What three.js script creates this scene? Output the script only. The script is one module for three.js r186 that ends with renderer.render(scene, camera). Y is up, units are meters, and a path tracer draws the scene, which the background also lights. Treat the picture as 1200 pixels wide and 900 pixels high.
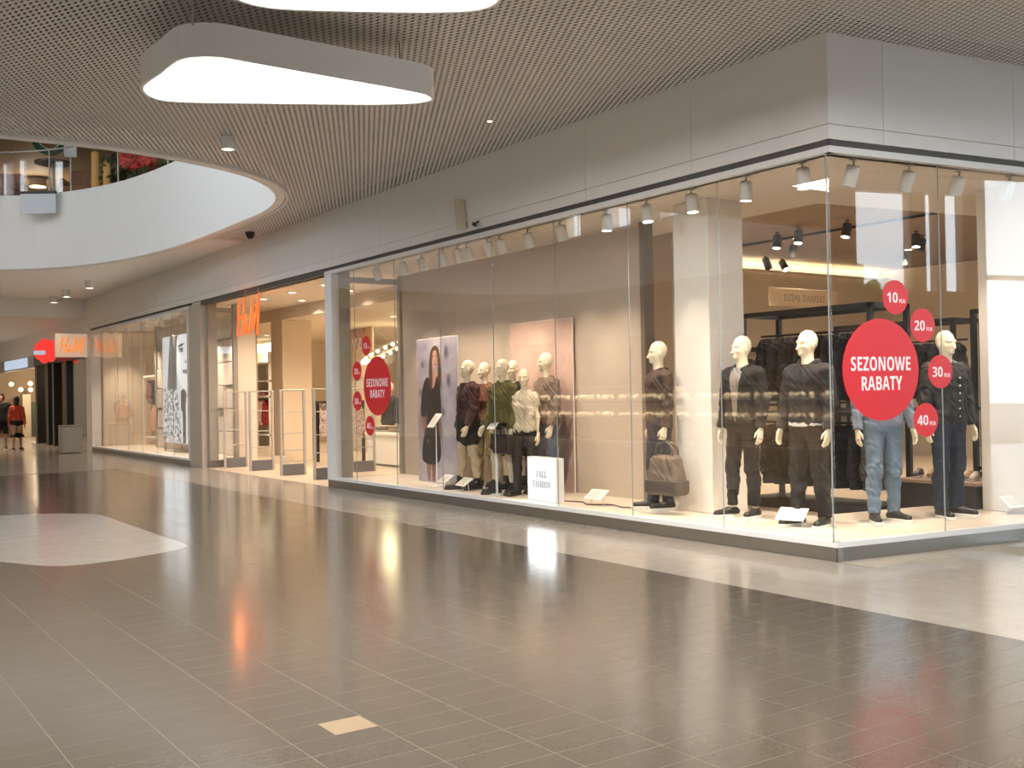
import * as THREE from 'three';
import { RoundedBoxGeometry } from 'three/addons/geometries/RoundedBoxGeometry.js';
import { mergeGeometries } from 'three/addons/utils/BufferGeometryUtils.js';
import { RectAreaLightUniformsLib } from 'three/addons/lights/RectAreaLightUniformsLib.js';

// ---------------------------------------------------------------- camera, sky, exposure
const V = (x, y, z) => new THREE.Vector3(x, y, z);
const scene = new THREE.Scene();
const FPX = 1230, YAW = THREE.MathUtils.degToRad(34.6), PITCH = THREE.MathUtils.degToRad(0.5), ROLL = 0.0185;
const camera = new THREE.PerspectiveCamera(2 * Math.atan(450 / FPX) * 180 / Math.PI, 4 / 3, 0.05, 300);
const CAM = V(6.037, 1.55, 7.628);
const F0 = V(-Math.cos(YAW), 0, -Math.sin(YAW)), UP0 = V(0, 1, 0), R0 = F0.clone().cross(UP0);
const CF = F0.clone().multiplyScalar(Math.cos(PITCH)).addScaledVector(UP0, Math.sin(PITCH));
const UP1 = UP0.clone().multiplyScalar(Math.cos(PITCH)).addScaledVector(F0, -Math.sin(PITCH));
const CR = R0.clone().multiplyScalar(Math.cos(ROLL)).addScaledVector(UP1, -Math.sin(ROLL));
const CU = UP1.clone().multiplyScalar(Math.cos(ROLL)).addScaledVector(R0, Math.sin(ROLL));
camera.position.copy(CAM);
camera.quaternion.setFromRotationMatrix(new THREE.Matrix4().makeBasis(CR, CU, CF.clone().negate()));
camera.updateMatrixWorld(true);
const renderer = new THREE.WebGLRenderer({ antialias: true });
renderer.toneMapping = THREE.LinearToneMapping;
renderer.toneMappingExposure = 1.75;
renderer.shadowMap.enabled = true;
RectAreaLightUniformsLib.init();
scene.background = new THREE.Color().setRGB(3.0, 3.3, 3.6);      // bright overcast sky, seen through the skylight and the glazed entrance
const LAMP = 17;         // radiance of the pendant lamps' diffusers
const SPOT = 9;          // candela of a display spotlight
const DOWN = 13;          // candela of a shop downlight

// pixel (1200x900 frame) -> direction -> point on a known plane
const ray = (px, py) => CF.clone().addScaledVector(CR, (px - 600) / FPX).addScaledVector(CU, (450 - py) / FPX);
const onY = (px, py, y) => { const d = ray(px, py); return CAM.clone().addScaledVector(d, (y - CAM.y) / d.y); };
const onZ = (px, py, z) => { const d = ray(px, py); return CAM.clone().addScaledVector(d, (z - CAM.z) / d.z); };
const onX = (px, py, x) => { const d = ray(px, py); return CAM.clone().addScaledVector(d, (x - CAM.x) / d.x); };
// ---------------------------------------------------------------- helpers
function rng(seed) { let s = seed >>> 0; return () => { s = (s + 0x6D2B79F5) | 0; let t = Math.imul(s ^ (s >>> 15), 1 | s); t = (t + Math.imul(t ^ (t >>> 7), 61 | t)) ^ t; return ((t ^ (t >>> 14)) >>> 0) / 4294967296; }; }
const taken = {};
function numbered(name) { const n = taken[name] ?? 0; taken[name] = n + 1; return n ? name + '_' + String(n).padStart(3, '0') : name; }
const col = (r, g, b) => new THREE.Color().setRGB(r, g, b);
function M(r, g, b, roughness = 0.6, extra = {}) { return new THREE.MeshPhysicalMaterial({ color: col(r, g, b), roughness, ...extra }); }
function thing(name, label, category, [x, y, z] = [0, 0, 0], turn = 0, group, kind) {
  const o = new THREE.Group(); o.name = numbered(name); scene.add(o); o.position.set(x, y, z); o.rotation.y = turn;
  o.userData = { label, category }; if (group) o.userData.group = group; if (kind) o.userData.kind = kind;
  return o;
}
const structure = (name, label, category) => thing(name, label, category, [0, 0, 0], 0, undefined, 'structure');
function flat(g) { const o = g.index ? g.toNonIndexed() : g; for (const k of Object.keys(o.attributes)) if (!['position', 'normal', 'uv', 'color'].includes(k)) o.deleteAttribute(k); return o; }
function part(name, geos, material, parent) {
  const list = [].concat(geos), m = new THREE.Mesh(list.length > 1 ? mergeGeometries(list.map(flat)) : list[0], material);
  m.name = name; parent.add(m); return m;
}
function solo(name, geos, material, label, category, group, kind) {
  const m = part(numbered(name), geos, material, scene); m.userData = { label, category };
  if (group) m.userData.group = group; if (kind) m.userData.kind = kind; return m;
}
function dup(root, pos, turn, label) {
  const r = root.clone(); r.name = numbered(root.name.replace(/_\d{3}$/, '')); scene.add(r); r.position.set(...pos); r.rotation.y = turn;
  r.userData = { ...root.userData }; if (label) r.userData.label = label; return r;
}
// box from lower to upper corner, uv in metres
function bx(x0, y0, z0, x1, y1, z1) {
  const w = Math.abs(x1 - x0), h = Math.abs(y1 - y0), d = Math.abs(z1 - z0), g = new THREE.BoxGeometry(w, h, d), uv = g.attributes.uv;
  const s = [[d, h], [d, h], [w, d], [w, d], [w, h], [w, h]];
  for (let f = 0; f < 6; f++) for (let k = 0; k < 4; k++) uv.setXY(f * 4 + k, uv.getX(f * 4 + k) * s[f][0], uv.getY(f * 4 + k) * s[f][1]);
  return g.translate((x0 + x1) / 2, (y0 + y1) / 2, (z0 + z1) / 2);
}
// rounded box
function rb(x0, y0, z0, x1, y1, z1, r = 0.01) {
  return new RoundedBoxGeometry(Math.abs(x1 - x0), Math.abs(y1 - y0), Math.abs(z1 - z0), 2, r).translate((x0 + x1) / 2, (y0 + y1) / 2, (z0 + z1) / 2);
}
function cyl(r0, r1, h, x, y, z, seg = 20) { return new THREE.CylinderGeometry(r1, r0, h, seg).translate(x, y + h / 2, z); }
function bar(a, b, r = 0.01, seg = 8) {
  const d = b.clone().sub(a), g = new THREE.CylinderGeometry(r, r, d.length(), seg);
  return g.applyQuaternion(new THREE.Quaternion().setFromUnitVectors(UP0, d.clone().normalize())).translate((a.x + b.x) / 2, (a.y + b.y) / 2, (a.z + b.z) / 2);
}
function tube(points, r = 0.01, n = 24, seg = 8, closed = false) { return new THREE.TubeGeometry(new THREE.CatmullRomCurve3(points, closed), n, r, seg, closed); }
// horizontal slab from an outline of [x, z] points, between two heights; holes the same; uv = (x, z) in metres
function slab(outline, y0, y1, holes = []) {
  const sh = new THREE.Shape(outline.map(([x, z]) => new THREE.Vector2(x, -z)));
  for (const h of holes) sh.holes.push(new THREE.Path(h.map(([x, z]) => new THREE.Vector2(x, -z))));
  const g = new THREE.ExtrudeGeometry(sh, { depth: y1 - y0, bevelEnabled: false, curveSegments: 4 });
  return g.rotateX(-Math.PI / 2).translate(0, y0, 0);
}
function sheet(outline, y, holes = []) {                            // flat sheet facing down
  const sh = new THREE.Shape(outline.map(([x, z]) => new THREE.Vector2(x, z)));
  for (const h of holes) sh.holes.push(new THREE.Path(h.map(([x, z]) => new THREE.Vector2(x, z))));
  return new THREE.ShapeGeometry(sh).rotateX(Math.PI / 2).translate(0, y, 0);
}
function dataTex(n, m, fn, srgb = false) {
  const d = new Uint8Array(n * m * 4);
  for (let j = 0; j < m; j++) for (let i = 0; i < n; i++) { const c = fn(i / n, j / m), k = (j * n + i) * 4; const a = Array.isArray(c) ? c : [c, c, c]; for (let q = 0; q < 3; q++) d[k + q] = Math.max(0, Math.min(255, a[q] * 255)); d[k + 3] = 255; }
  const t = new THREE.DataTexture(d, n, m); t.wrapS = t.wrapT = THREE.RepeatWrapping; t.magFilter = t.minFilter = THREE.LinearFilter; if (srgb) t.colorSpace = THREE.SRGBColorSpace; t.needsUpdate = true; return t;
}
// tileable value noise
function noiseGrid(n, seed) { const r = rng(seed), a = new Float32Array(n * n); for (let i = 0; i < a.length; i++) a[i] = r(); return (u, v) => { const x = u * n, y = v * n, i = Math.floor(x), j = Math.floor(y), f = x - i, g = y - j, s = f * f * (3 - 2 * f), t = g * g * (3 - 2 * g), A = (p, q) => a[(((q % n) + n) % n) * n + (((p % n) + n) % n)]; return (A(i, j) * (1 - s) + A(i + 1, j) * s) * (1 - t) + (A(i, j + 1) * (1 - s) + A(i + 1, j + 1) * s) * t; }; }
const N8 = noiseGrid(8, 1), N16 = noiseGrid(16, 2), N32 = noiseGrid(32, 3), N64 = noiseGrid(64, 4), N128 = noiseGrid(128, 5);
function canvasTex(w, h, draw) { const c = document.createElement('canvas'); c.width = w; c.height = h; draw(c.getContext('2d'), w, h); const t = new THREE.CanvasTexture(c); t.colorSpace = THREE.SRGBColorSpace; return t; }

// ---- signed-distance shapes -> mesh (surface nets)
// prim: [ax,ay,az, bx,by,bz, ra, rb, kx, kz] tapered capsule; kx,kz squeeze the cross-section
function fieldOf(prims, k) {
  const n = prims.length, P = new Float64Array(n * 13);
  prims.forEach((p, i) => { const dx = p[3] - p[0], dy = p[4] - p[1], dz = p[5] - p[2]; P.set([p[0], p[1], p[2], dx, dy, dz, 1 / Math.max(1e-9, dx * dx + dy * dy + dz * dz), p[6], p[7], p[8] ?? 1, p[9] ?? 1], i * 13); });
  return (x, y, z) => {
    let d = 1e3;
    for (let i = 0; i < n; i++) {
      const o = i * 13, qx = x - P[o], qy = y - P[o + 1], qz = z - P[o + 2];
      let t = (qx * P[o + 3] + qy * P[o + 4] + qz * P[o + 5]) * P[o + 6]; t = t < 0 ? 0 : t > 1 ? 1 : t;
      const ex = (qx - t * P[o + 3]) * P[o + 9], ey = qy - t * P[o + 4], ez = (qz - t * P[o + 5]) * P[o + 10];
      const e = Math.sqrt(ex * ex + ey * ey + ez * ez) - (P[o + 7] + t * (P[o + 8] - P[o + 7]));
      if (e - d > k) continue;
      if (d - e > k) { d = e; continue; }
      const h = 0.5 + 0.5 * (d - e) / k; d = d + (e - d) * h - k * h * (1 - h);
    }
    return d;
  };
}
function surf(f, lo, hi, cell) {
  const nx = Math.ceil((hi[0] - lo[0]) / cell) + 1, ny = Math.ceil((hi[1] - lo[1]) / cell) + 1, nz = Math.ceil((hi[2] - lo[2]) / cell) + 1;
  const g = new Float32Array(nx * ny * nz), id = new Int32Array(nx * ny * nz).fill(-1), pos = [], idx = [];
  let q = 0; for (let k = 0; k < nz; k++) for (let j = 0; j < ny; j++) for (let i = 0; i < nx; i++) g[q++] = f(lo[0] + i * cell, lo[1] + j * cell, lo[2] + k * cell);
  const at = (i, j, k) => (k * ny + j) * nx + i;
  const E = [[0, 1], [2, 3], [4, 5], [6, 7], [0, 2], [1, 3], [4, 6], [5, 7], [0, 4], [1, 5], [2, 6], [3, 7]];
  for (let k = 0; k < nz - 1; k++) for (let j = 0; j < ny - 1; j++) for (let i = 0; i < nx - 1; i++) {
    const c = [g[at(i, j, k)], g[at(i + 1, j, k)], g[at(i, j + 1, k)], g[at(i + 1, j + 1, k)], g[at(i, j, k + 1)], g[at(i + 1, j, k + 1)], g[at(i, j + 1, k + 1)], g[at(i + 1, j + 1, k + 1)]];
    let s = 0; for (let e = 0; e < 8; e++) if (c[e] < 0) s++;
    if (s === 0 || s === 8) continue;
    let x = 0, y = 0, z = 0, n = 0;
    for (const [a, b] of E) if ((c[a] < 0) !== (c[b] < 0)) { const t = c[a] / (c[a] - c[b]); x += (a & 1) + t * ((b & 1) - (a & 1)); y += ((a >> 1) & 1) + t * (((b >> 1) & 1) - ((a >> 1) & 1)); z += (a >> 2) + t * ((b >> 2) - (a >> 2)); n++; }
    id[at(i, j, k)] = pos.length / 3; pos.push(lo[0] + (i + x / n) * cell, lo[1] + (j + y / n) * cell, lo[2] + (k + z / n) * cell);
  }
  const quad = (a, b, c, d, flip) => { if (a < 0 || b < 0 || c < 0 || d < 0) return; if (flip) idx.push(a, c, b, a, d, c); else idx.push(a, b, c, a, c, d); };
  for (let k = 1; k < nz - 1; k++) for (let j = 1; j < ny - 1; j++) for (let i = 1; i < nx - 1; i++) {
    const s = g[at(i, j, k)] < 0;
    if (s !== g[at(i + 1, j, k)] < 0) quad(id[at(i, j - 1, k - 1)], id[at(i, j, k - 1)], id[at(i, j, k)], id[at(i, j - 1, k)], !s);
    if (s !== g[at(i, j + 1, k)] < 0) quad(id[at(i - 1, j, k - 1)], id[at(i - 1, j, k)], id[at(i, j, k)], id[at(i, j, k - 1)], !s);
    if (s !== g[at(i, j, k + 1)] < 0) quad(id[at(i - 1, j - 1, k)], id[at(i, j - 1, k)], id[at(i, j, k)], id[at(i - 1, j, k)], !s);
  }
  const P = new Float32Array(pos), nm = new Float32Array(pos.length), uv = new Float32Array(pos.length / 3 * 2), h = cell * 0.35;
  for (let i = 0; i < P.length; i += 3) {
    const x = P[i], y = P[i + 1], z = P[i + 2]; let a = f(x + h, y, z) - f(x - h, y, z), b = f(x, y + h, z) - f(x, y - h, z), c = f(x, y, z + h) - f(x, y, z - h);
    const l = Math.hypot(a, b, c) || 1; nm[i] = a / l; nm[i + 1] = b / l; nm[i + 2] = c / l; uv[i / 3 * 2] = x + z; uv[i / 3 * 2 + 1] = y;
  }
  const G = new THREE.BufferGeometry(); G.setAttribute('position', new THREE.BufferAttribute(P, 3)); G.setAttribute('normal', new THREE.BufferAttribute(nm, 3)); G.setAttribute('uv', new THREE.BufferAttribute(uv, 2)); G.setIndex(idx); return G;
}
const smin = (a, b, k) => { const h = Math.max(k - Math.abs(a - b), 0) / k; return Math.min(a, b) - h * h * k / 4; };
const ell = (x, y, z, rx, ry, rz) => { const a = Math.hypot(x / rx, y / ry, z / rz), b = Math.hypot(x / rx / rx, y / ry / ry, z / rz / rz); return b < 1e-9 ? -Math.min(rx, ry, rz) : a * (a - 1) / b; };
// ---------------------------------------------------------------- materials of the hall
const stoneTex = dataTex(512, 512, (u, v) => { const n = 0.35 * N16(u, v) + 0.35 * N64(u * 3, v) + 0.3 * N128(u * 4, v) + 0.25 * (N128(u * 5, v * 3) - 0.5); return 0.88 + 0.13 * n; }, true);
const stoneRough = dataTex(256, 256, (u, v) => 0.78 + 0.3 * (0.5 * N16(u, v) + 0.5 * N64(u, v) - 0.3));
stoneTex.repeat.set(0.6, 0.6); stoneRough.repeat.set(0.35, 0.35);
const stone = (r, g, b, rough = 0.18) => M(r, g, b, rough, { map: stoneTex, roughnessMap: stoneRough, vertexColors: false });
const darkStone = stone(0.11, 0.091, 0.07);
const lightStone = M(0.37, 0.325, 0.27, 0.2, { map: stoneTex, roughnessMap: stoneRough, vertexColors: true });
const grout = M(0.155, 0.128, 0.093, 0.6), greyGrout = M(0.3, 0.27, 0.22, 0.6);
const paint = M(0.77, 0.76, 0.745, 0.55), whitePaint = M(0.8, 0.8, 0.79, 0.5), cream = M(0.78, 0.7, 0.58, 0.65), creamFloor = M(0.58, 0.48, 0.36, 0.35), darkGap = M(0.09, 0.085, 0.08, 0.6);
const frameWhite = M(0.74, 0.74, 0.73, 0.4), steel = M(0.3, 0.29, 0.27, 0.32, { metalness: 0.85 }), blackMetal = M(0.018, 0.018, 0.018, 0.4), greyMetal = M(0.42, 0.4, 0.37, 0.4, { metalness: 0.3 });
const glass = M(0.985, 0.99, 0.985, 0.0, { transmission: 1, thickness: 0, ior: 1.52 });
const silicone = M(0.3, 0.33, 0.33, 0.3);
const glow = (r, g, b, k) => new THREE.MeshStandardMaterial({ color: col(r * 0.5, g * 0.5, b * 0.5), emissive: col(r, g, b), emissiveIntensity: k, roughness: 0.6 });

// ---------------------------------------------------------------- floor
const RD = V(-Math.cos(THREE.MathUtils.degToRad(98.6)), 0, -Math.sin(THREE.MathUtils.degToRad(98.6))), RN = V(-RD.z, 0, RD.x), RTURN = Math.atan2(RN.x, RN.z);
const along = (s, inward, y = 0) => RD.clone().multiplyScalar(s).addScaledVector(RN, -inward).setY(y);
const SX = -28.3, EX = 14, HX = 5, SZ = 13.4, NZ = -22;
const floor = structure('floor', 'polished brown grey stone tile floor of the mall hall', 'floor');
part('grout_bed', bx(-46, -0.3, -0.02, EX, -0.0004, SZ), grout, floor);
part('grout_bed', bx(-2, -0.3, NZ, EX, -0.0004, -0.02), greyGrout, floor);
{
  const TX = 0.2015, TZ = 0.43, J = 0.004, X0 = -18.5, X1 = 9, Z0 = 1.505, Z1 = 13.3, rnd = rng(7);
  const tileGeo = (w, d, u, v) => {                                  // top and four short sides
    const P = [], Nn = [], U = [], h = 0.003, a = w / 2, c = d / 2, b = 0;
    const q = (p, n) => { for (const i of [0, 1, 2, 0, 2, 3]) { P.push(...p[i]); Nn.push(...n); U.push(p[i][0] + u, p[i][2] + v); } };
    q([[-a + b, 0, -c + b], [-a + b, 0, c - b], [a - b, 0, c - b], [a - b, 0, -c + b]], [0, 1, 0]);
    q([[-a + b, 0, c - b], [-a, -h, c], [a, -h, c], [a - b, 0, c - b]], [0, 0, 1]); q([[a - b, 0, -c + b], [a, -h, -c], [-a, -h, -c], [-a + b, 0, -c + b]], [0, 0, -1]);
    q([[a - b, 0, c - b], [a, -h, c], [a, -h, -c], [a - b, 0, -c + b]], [1, 0, 0]); q([[-a + b, 0, -c + b], [-a, -h, -c], [-a, -h, c], [-a + b, 0, c - b]], [-1, 0, 0]);
    const g = new THREE.BufferGeometry(); g.setAttribute('position', new THREE.Float32BufferAttribute(P, 3)); g.setAttribute('normal', new THREE.Float32BufferAttribute(Nn, 3)); g.setAttribute('uv', new THREE.Float32BufferAttribute(U, 2)); return g;
  };
  const variants = Array.from({ length: 6 }, () => tileGeo(TX - J, TZ - J, rnd() * 5, rnd() * 5));
  const spots = [];
  const ox = 1.395 - Math.floor((1.395 - X0) / TX) * TX, oz = 3.21 - Math.floor((3.21 - Z0) / TZ) * TZ;
  for (let x = ox; x < X1; x += TX) for (let z = oz - TZ; z < Z1; z += TZ) {
    let z0 = Math.max(z, Z0), z1 = z + TZ; if (z1 - z0 < 0.06) continue;
    const c = V(x + TX / 2, 0, (z0 + z1) / 2), p = c.clone().project(camera), seen = Math.abs(p.x) < 1.02 && p.y > -1.04 && p.y < 1;
    const pale = Math.abs(x - 1.395) < 0.01 && z < 5.4 && z + TZ > 5.5;
    spots.push({ c, d: z1 - z0, key: seen ? c.distanceTo(CAM) : 1e3 + c.distanceTo(CAM), pale, z0, z1, t: Math.floor(rnd() * 4), v: Math.floor(rnd() * 6) });
  }
  spots.sort((a, b) => a.key - b.key);
  const rest = [];
  spots.forEach((s, i) => {
    if (s.pale) {                                                   // the dark tile here is cut round a square pale cover
      const m1 = part('tile', tileGeo(TX - J, 5.365 - s.z0 - J, 1, 2), darkStone, floor), m2 = part('tile', tileGeo(TX - J, s.z1 - 5.58 - J, 3, 2), darkStone, floor);
      m1.position.set(s.c.x, 0, (s.z0 + 5.365) / 2); m2.position.set(s.c.x, 0, (s.z1 + 5.58) / 2);
      part('cover_tile', tileGeo(0.2, 0.212, 0, 0), M(0.27, 0.19, 0.105, 0.4, { map: stoneTex }), floor).position.set(s.c.x, 0.0005, 5.4725);
      return;
    }
    const full = Math.abs(s.d - TZ) < 1e-6;
    if (i < 300 && full) { const m = part('tile', variants[s.v], darkStone, floor); m.position.copy(s.c); return; }
    const g = (full ? variants[s.v] : tileGeo(TX - J, s.d - J, 1, 1)).clone().translate(s.c.x, 0, s.c.z); rest.push(g);
  });
  part('tile_field', rest, darkStone, floor).userData.kind = 'stuff';
  // pale stone band in front of the shop, along its corner and at the far end
  const pale = [], P0 = (x0, x1, z0, z1, TW, TD, skip) => {
    let row = 0; for (let z = z0; z < z1 - 0.05; z += TD, row++) for (let x = x0 - (row % 2 ? TW / 2 : 0); x < x1 - 0.02; x += TW) {
      const a = Math.max(x, x0), b = Math.min(x + TW, x1), d = Math.min(z + TD, z1); if (b - a < 0.05 || (skip && skip((a + b) / 2, (z + d) / 2))) { rnd(); continue; }
      const g = tileGeo(b - a - 0.003, d - z - 0.003, rnd() * 5, rnd() * 5).translate((a + b) / 2, 0, (z + d) / 2), n = g.attributes.position.count;
      g.setAttribute('color', new THREE.Float32BufferAttribute(new Float32Array(n * 3).fill(1), 3)); pale.push(g);
    }
  };
  P0(-28.4, EX, 0.0, 1.505, 0.8, 0.5); P0(-46, -18.5, 1.505, 8.0, 0.8, 0.5, (x, z) => false); P0(-46, -28.4, 0, 1.505, 0.8, 0.5);
  P0(0.0, EX, NZ, 0.0, 0.8, 0.5, (x, z) => x * RN.x + z * RN.z < 0.45); P0(9, EX, 1.505, SZ, 0.8, 0.5); P0(-46, -18.5, 8.0, SZ, 0.8, 0.5);
  part('pale_tile_field', pale, lightStone, floor).userData.kind = 'stuff';
  // pale rounded inlay
  const c = new THREE.CatmullRomCurve3([[-9.05, 4.2], [-8.7, 4.15], [-8, 4.15], [-7, 4.15], [-6, 4.15], [-5.4, 4.15], [-5.1, 4.17], [-4.92, 4.26], [-4.74, 4.55], [-4.58, 4.95], [-4.5, 5.35], [-4.6, 5.6], [-4.95, 5.8], [-6, 6.3], [-7.5, 7.0], [-9.4, 7.5], [-10.2, 7.0], [-10.1, 6.0], [-9.8, 5.1], [-9.45, 4.5]].map(([x, z]) => V(x, 0, z)), true, 'centripetal').getPoints(80).slice(0, -1);
  const inlay = slab(c.map((p) => [p.x, p.z]), -0.004, 0.0012); inlay.setAttribute('color', new THREE.Float32BufferAttribute(new Float32Array(inlay.attributes.position.count * 3).fill(1.05), 3));
  part('stone_inlay', inlay, M(0.42, 0.39, 0.35, 0.22, { map: stoneTex, roughnessMap: stoneRough }), floor);
}
part('shop_floor', [bx(SX, -0.3, -14, -2, 0.0, -0.02), slab([[-2, -0.02], [-0.05, -0.02], [along(14, 0.05).x, along(14, 0.05).z], [-2, -14]], -0.3, 0.0)], creamFloor, floor);

// ---------------------------------------------------------------- hall ceiling with the round-cornered atrium opening
const CH = 4.71;
const OPEN = new THREE.CatmullRomCurve3([[-7.6, 5.5], [-7.57, 4.5], [-7.75, 3.45], [-8.3, 2.25], [-9.3, 1.42], [-10.5, 1.06], [-12.4, 1.0], [-14.5, 1.02], [-16.2, 1.15], [-18.2, 1.55], [-19.7, 2.2], [-20.8, 3.1], [-21.5, 4.4], [-21.7, 5.8], [-21.7, 8.5], [-21.6, 10.8], [-20.8, 12.3], [-19, 12.9], [-16, 13.0], [-12, 13.0], [-9.8, 12.8], [-8.4, 11.9], [-7.75, 10.4], [-7.6, 8]].map(([x, z]) => V(x, 0, z)), true, 'centripetal').getSpacedPoints(120).slice(0, -1).map((p) => [p.x, p.z]);
const grow = (d) => OPEN.map(([x, z], i) => { const a = OPEN[(i + 119) % 120], b = OPEN[(i + 1) % 120], dx = b[0] - a[0], dz = b[1] - a[1], l = Math.hypot(dx, dz), cx = -14.5, cz = 7, nx = dz / l, nz = -dx / l, s = (x - cx) * nx + (z - cz) * nz > 0 ? d : -d; return [x + nx * s, z + nz * s]; });
const meshAlpha = dataTex(64, 64, (u, v) => { const f = (a, b) => Math.max(Math.abs(a) / 0.31, Math.abs(b) / 0.25) + 0.25 * (Math.abs(a) + Math.abs(b)); const w = (t) => t - Math.round(t); const k = Math.min(f(w(u), w(v)), f(w(u - 0.5), w(v - 0.5)) + 0.0); return k * 0.72; });
const sheetMetal = M(0.67, 0.65, 0.63, 0.5, { alphaMap: meshAlpha, alphaTest: 0.5, side: THREE.DoubleSide });
meshAlpha.repeat.set(1 / 0.13, 1 / 0.065);
{
  const ceiling = structure('ceiling', 'perforated metal mesh ceiling with a large rounded opening', 'ceiling');
  const B = grow(0.16), east = B.filter(([x]) => x > -14.5), west = B.filter(([x]) => x <= -14.5);
  const sortA = (pts, base) => pts.slice().sort((p, q) => base(p) - base(q));
  const eastS = sortA(east, ([x, z]) => Math.atan2(z - 7, x + 14.5)), westS = sortA(west, ([x, z]) => { const a = Math.atan2(z - 7, x + 14.5); return a < 0 ? a + Math.PI * 2 : a; });
  const zN = eastS[0][1], zS = eastS[eastS.length - 1][1];
  part('perforated_sheet', sheet([[-14.5, 0.0], [0, 0], [along(22.2, 0).x, along(22.2, 0).z], [HX, NZ], [HX, SZ], [-14.5, SZ], [-14.5, zS], ...eastS.slice().reverse(), [-14.5, zN]], CH), sheetMetal, ceiling);
  part('soffit', slab([[SX, 0], [-14.5, 0], [-14.5, zN], ...westS.slice().reverse(), [-14.5, zS], [-14.5, SZ], [SX, SZ]], CH - 0.005, CH + 0.03), whitePaint, ceiling);
  part('plenum_board', slab([[-34, -14.3], [HX, -14.3], [HX, SZ + 0.3], [-34, SZ + 0.3]], CH + 0.24, CH + 0.3, [grow(0.14)]), M(0.27, 0.255, 0.24, 0.9), ceiling);
  part('plenum_board', slab([[-2, NZ - 0.3], [HX, NZ - 0.3], [HX, -14.3], [-2, -14.3]], CH + 0.24, CH + 0.3), M(0.27, 0.255, 0.24, 0.9), ceiling);
  part('opening_trim', slab(grow(0.2), CH - 0.035, CH + 0.04, [grow(0.15)]), paint, ceiling);
  const wall = structure('wall_atrium', 'smooth white curved edge band round the atrium opening', 'wall');
  part('edge_band', slab(grow(0.14), CH - 0.03, 6.42, [OPEN]), whitePaint, wall);
  part('upper_slab', slab([[-34, -6], [2, -6], [2, SZ + 0.3], [-34, SZ + 0.3]], 6.0, 6.3, [grow(0.1)]), M(0.3, 0.26, 0.22, 0.5), structure('floor_upper', 'upper floor slab round the atrium', 'floor'));
  // glass balustrade with a thin steel handrail
  const bal = structure('trim_1', 'clear glass balustrade with a thin steel handrail on the upper floor', 'balustrade');
  const ring = grow(0.07).map(([x, z]) => V(x, 0, z));
  for (let i = 0; i < 120; i += 6) {
    const g = [], seg = Array.from({ length: 7 }, (_, k) => ring[(i + k) % 120]);
    for (let k = 0; k < 6; k++) { const a = seg[k], b = seg[k + 1], l = a.distanceTo(b), q = new THREE.BoxGeometry(l - (k === 0 ? 0.01 : 0), 0.98, 0.012); g.push(q.rotateY(-Math.atan2(b.z - a.z, b.x - a.x)).translate((a.x + b.x) / 2, 6.92, (a.z + b.z) / 2)); }
    part('pane', g, glass, bal);
    part('post', bar(seg[0].clone().setY(6.38), seg[0].clone().setY(7.45), 0.016), greyMetal, bal);
  }
  part('handrail', tube(ring.map((p) => p.clone().setY(7.46)), 0.022, 240, 8, true), greyMetal, bal);
}
// upper storey: walls, roof with a real skylight
{
  const w = structure('wall_upper', 'brown upper floor walls round the atrium', 'wall'), tan = M(0.42, 0.31, 0.22, 0.7);
  part('wall_slab', bx(-34.3, 6, -6.3, -34, 11, SZ + 0.6), tan, w); part('wall_slab', bx(2, 6, -6.3, 2.3, 11, SZ + 0.6), cream, w);
  part('wall_slab', bx(-34, 6, -6.3, 2, 11, -6), cream, w); part('wall_slab', [bx(-34, 6, SZ + 0.3, -21.6, 11, SZ + 0.6), bx(-7.4, 6, SZ + 0.3, 2, 11, SZ + 0.6), bx(-21.6, 9.6, SZ + 0.3, -7.4, 11, SZ + 0.6)], cream, w);
  const sw = structure('window_8', 'tall slit windows high in the wall across the atrium', 'window'); for (let k = 0; k < 6; k++) { const x = -21.6 + k * 2.42; part('pier', bx(x + 1.1, 5.0, SZ, x + 2.42, 9.6, SZ + 0.5), frameWhite, sw); part('pane', bx(x, 5.0, SZ + 0.2, x + 1.1, 9.6, SZ + 0.212), glass, sw); part('transom', bx(x, 6.5, SZ + 0.1, x + 1.1, 6.62, SZ + 0.3), frameWhite, sw); } part('jamb', bx(-7.4 + 0.32, 5, SZ, -7.08 + 0.2, 9.6, SZ + 0.5), frameWhite, sw);
  const r = structure('roof', 'white roof with a glazed skylight over the atrium', 'roof');
  part('roof_slab', slab([[-34.3, -6.3], [2.3, -6.3], [2.3, SZ + 0.6], [-34.3, SZ + 0.6]], 10.6, 10.9, [[[-13.4, 2.5], [-8.2, 2.5], [-8.2, 11], [-13.4, 11]]]), whitePaint, r);
  for (let k = 0; k <= 4; k++) part('glazing_bar', bx(-13.4 + k * 1.3 - 0.04, 10.75, 2.5, -13.4 + k * 1.3 + 0.04, 10.95, 11), frameWhite, r);
  // dropped brown ceiling over the cafe
  const c = structure('ceiling_upper', 'dropped brown ceiling over the upper floor cafe', 'ceiling');
  part('board', bx(-33.9, 8.7, -5.9, -24.2, 8.8, SZ), M(0.45, 0.32, 0.2, 0.7), c);
  part('edge_board', bx(-24.25, 8.55, -5.9, -24.15, 8.95, SZ), M(0.5, 0.38, 0.26, 0.6), c);
}

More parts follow.
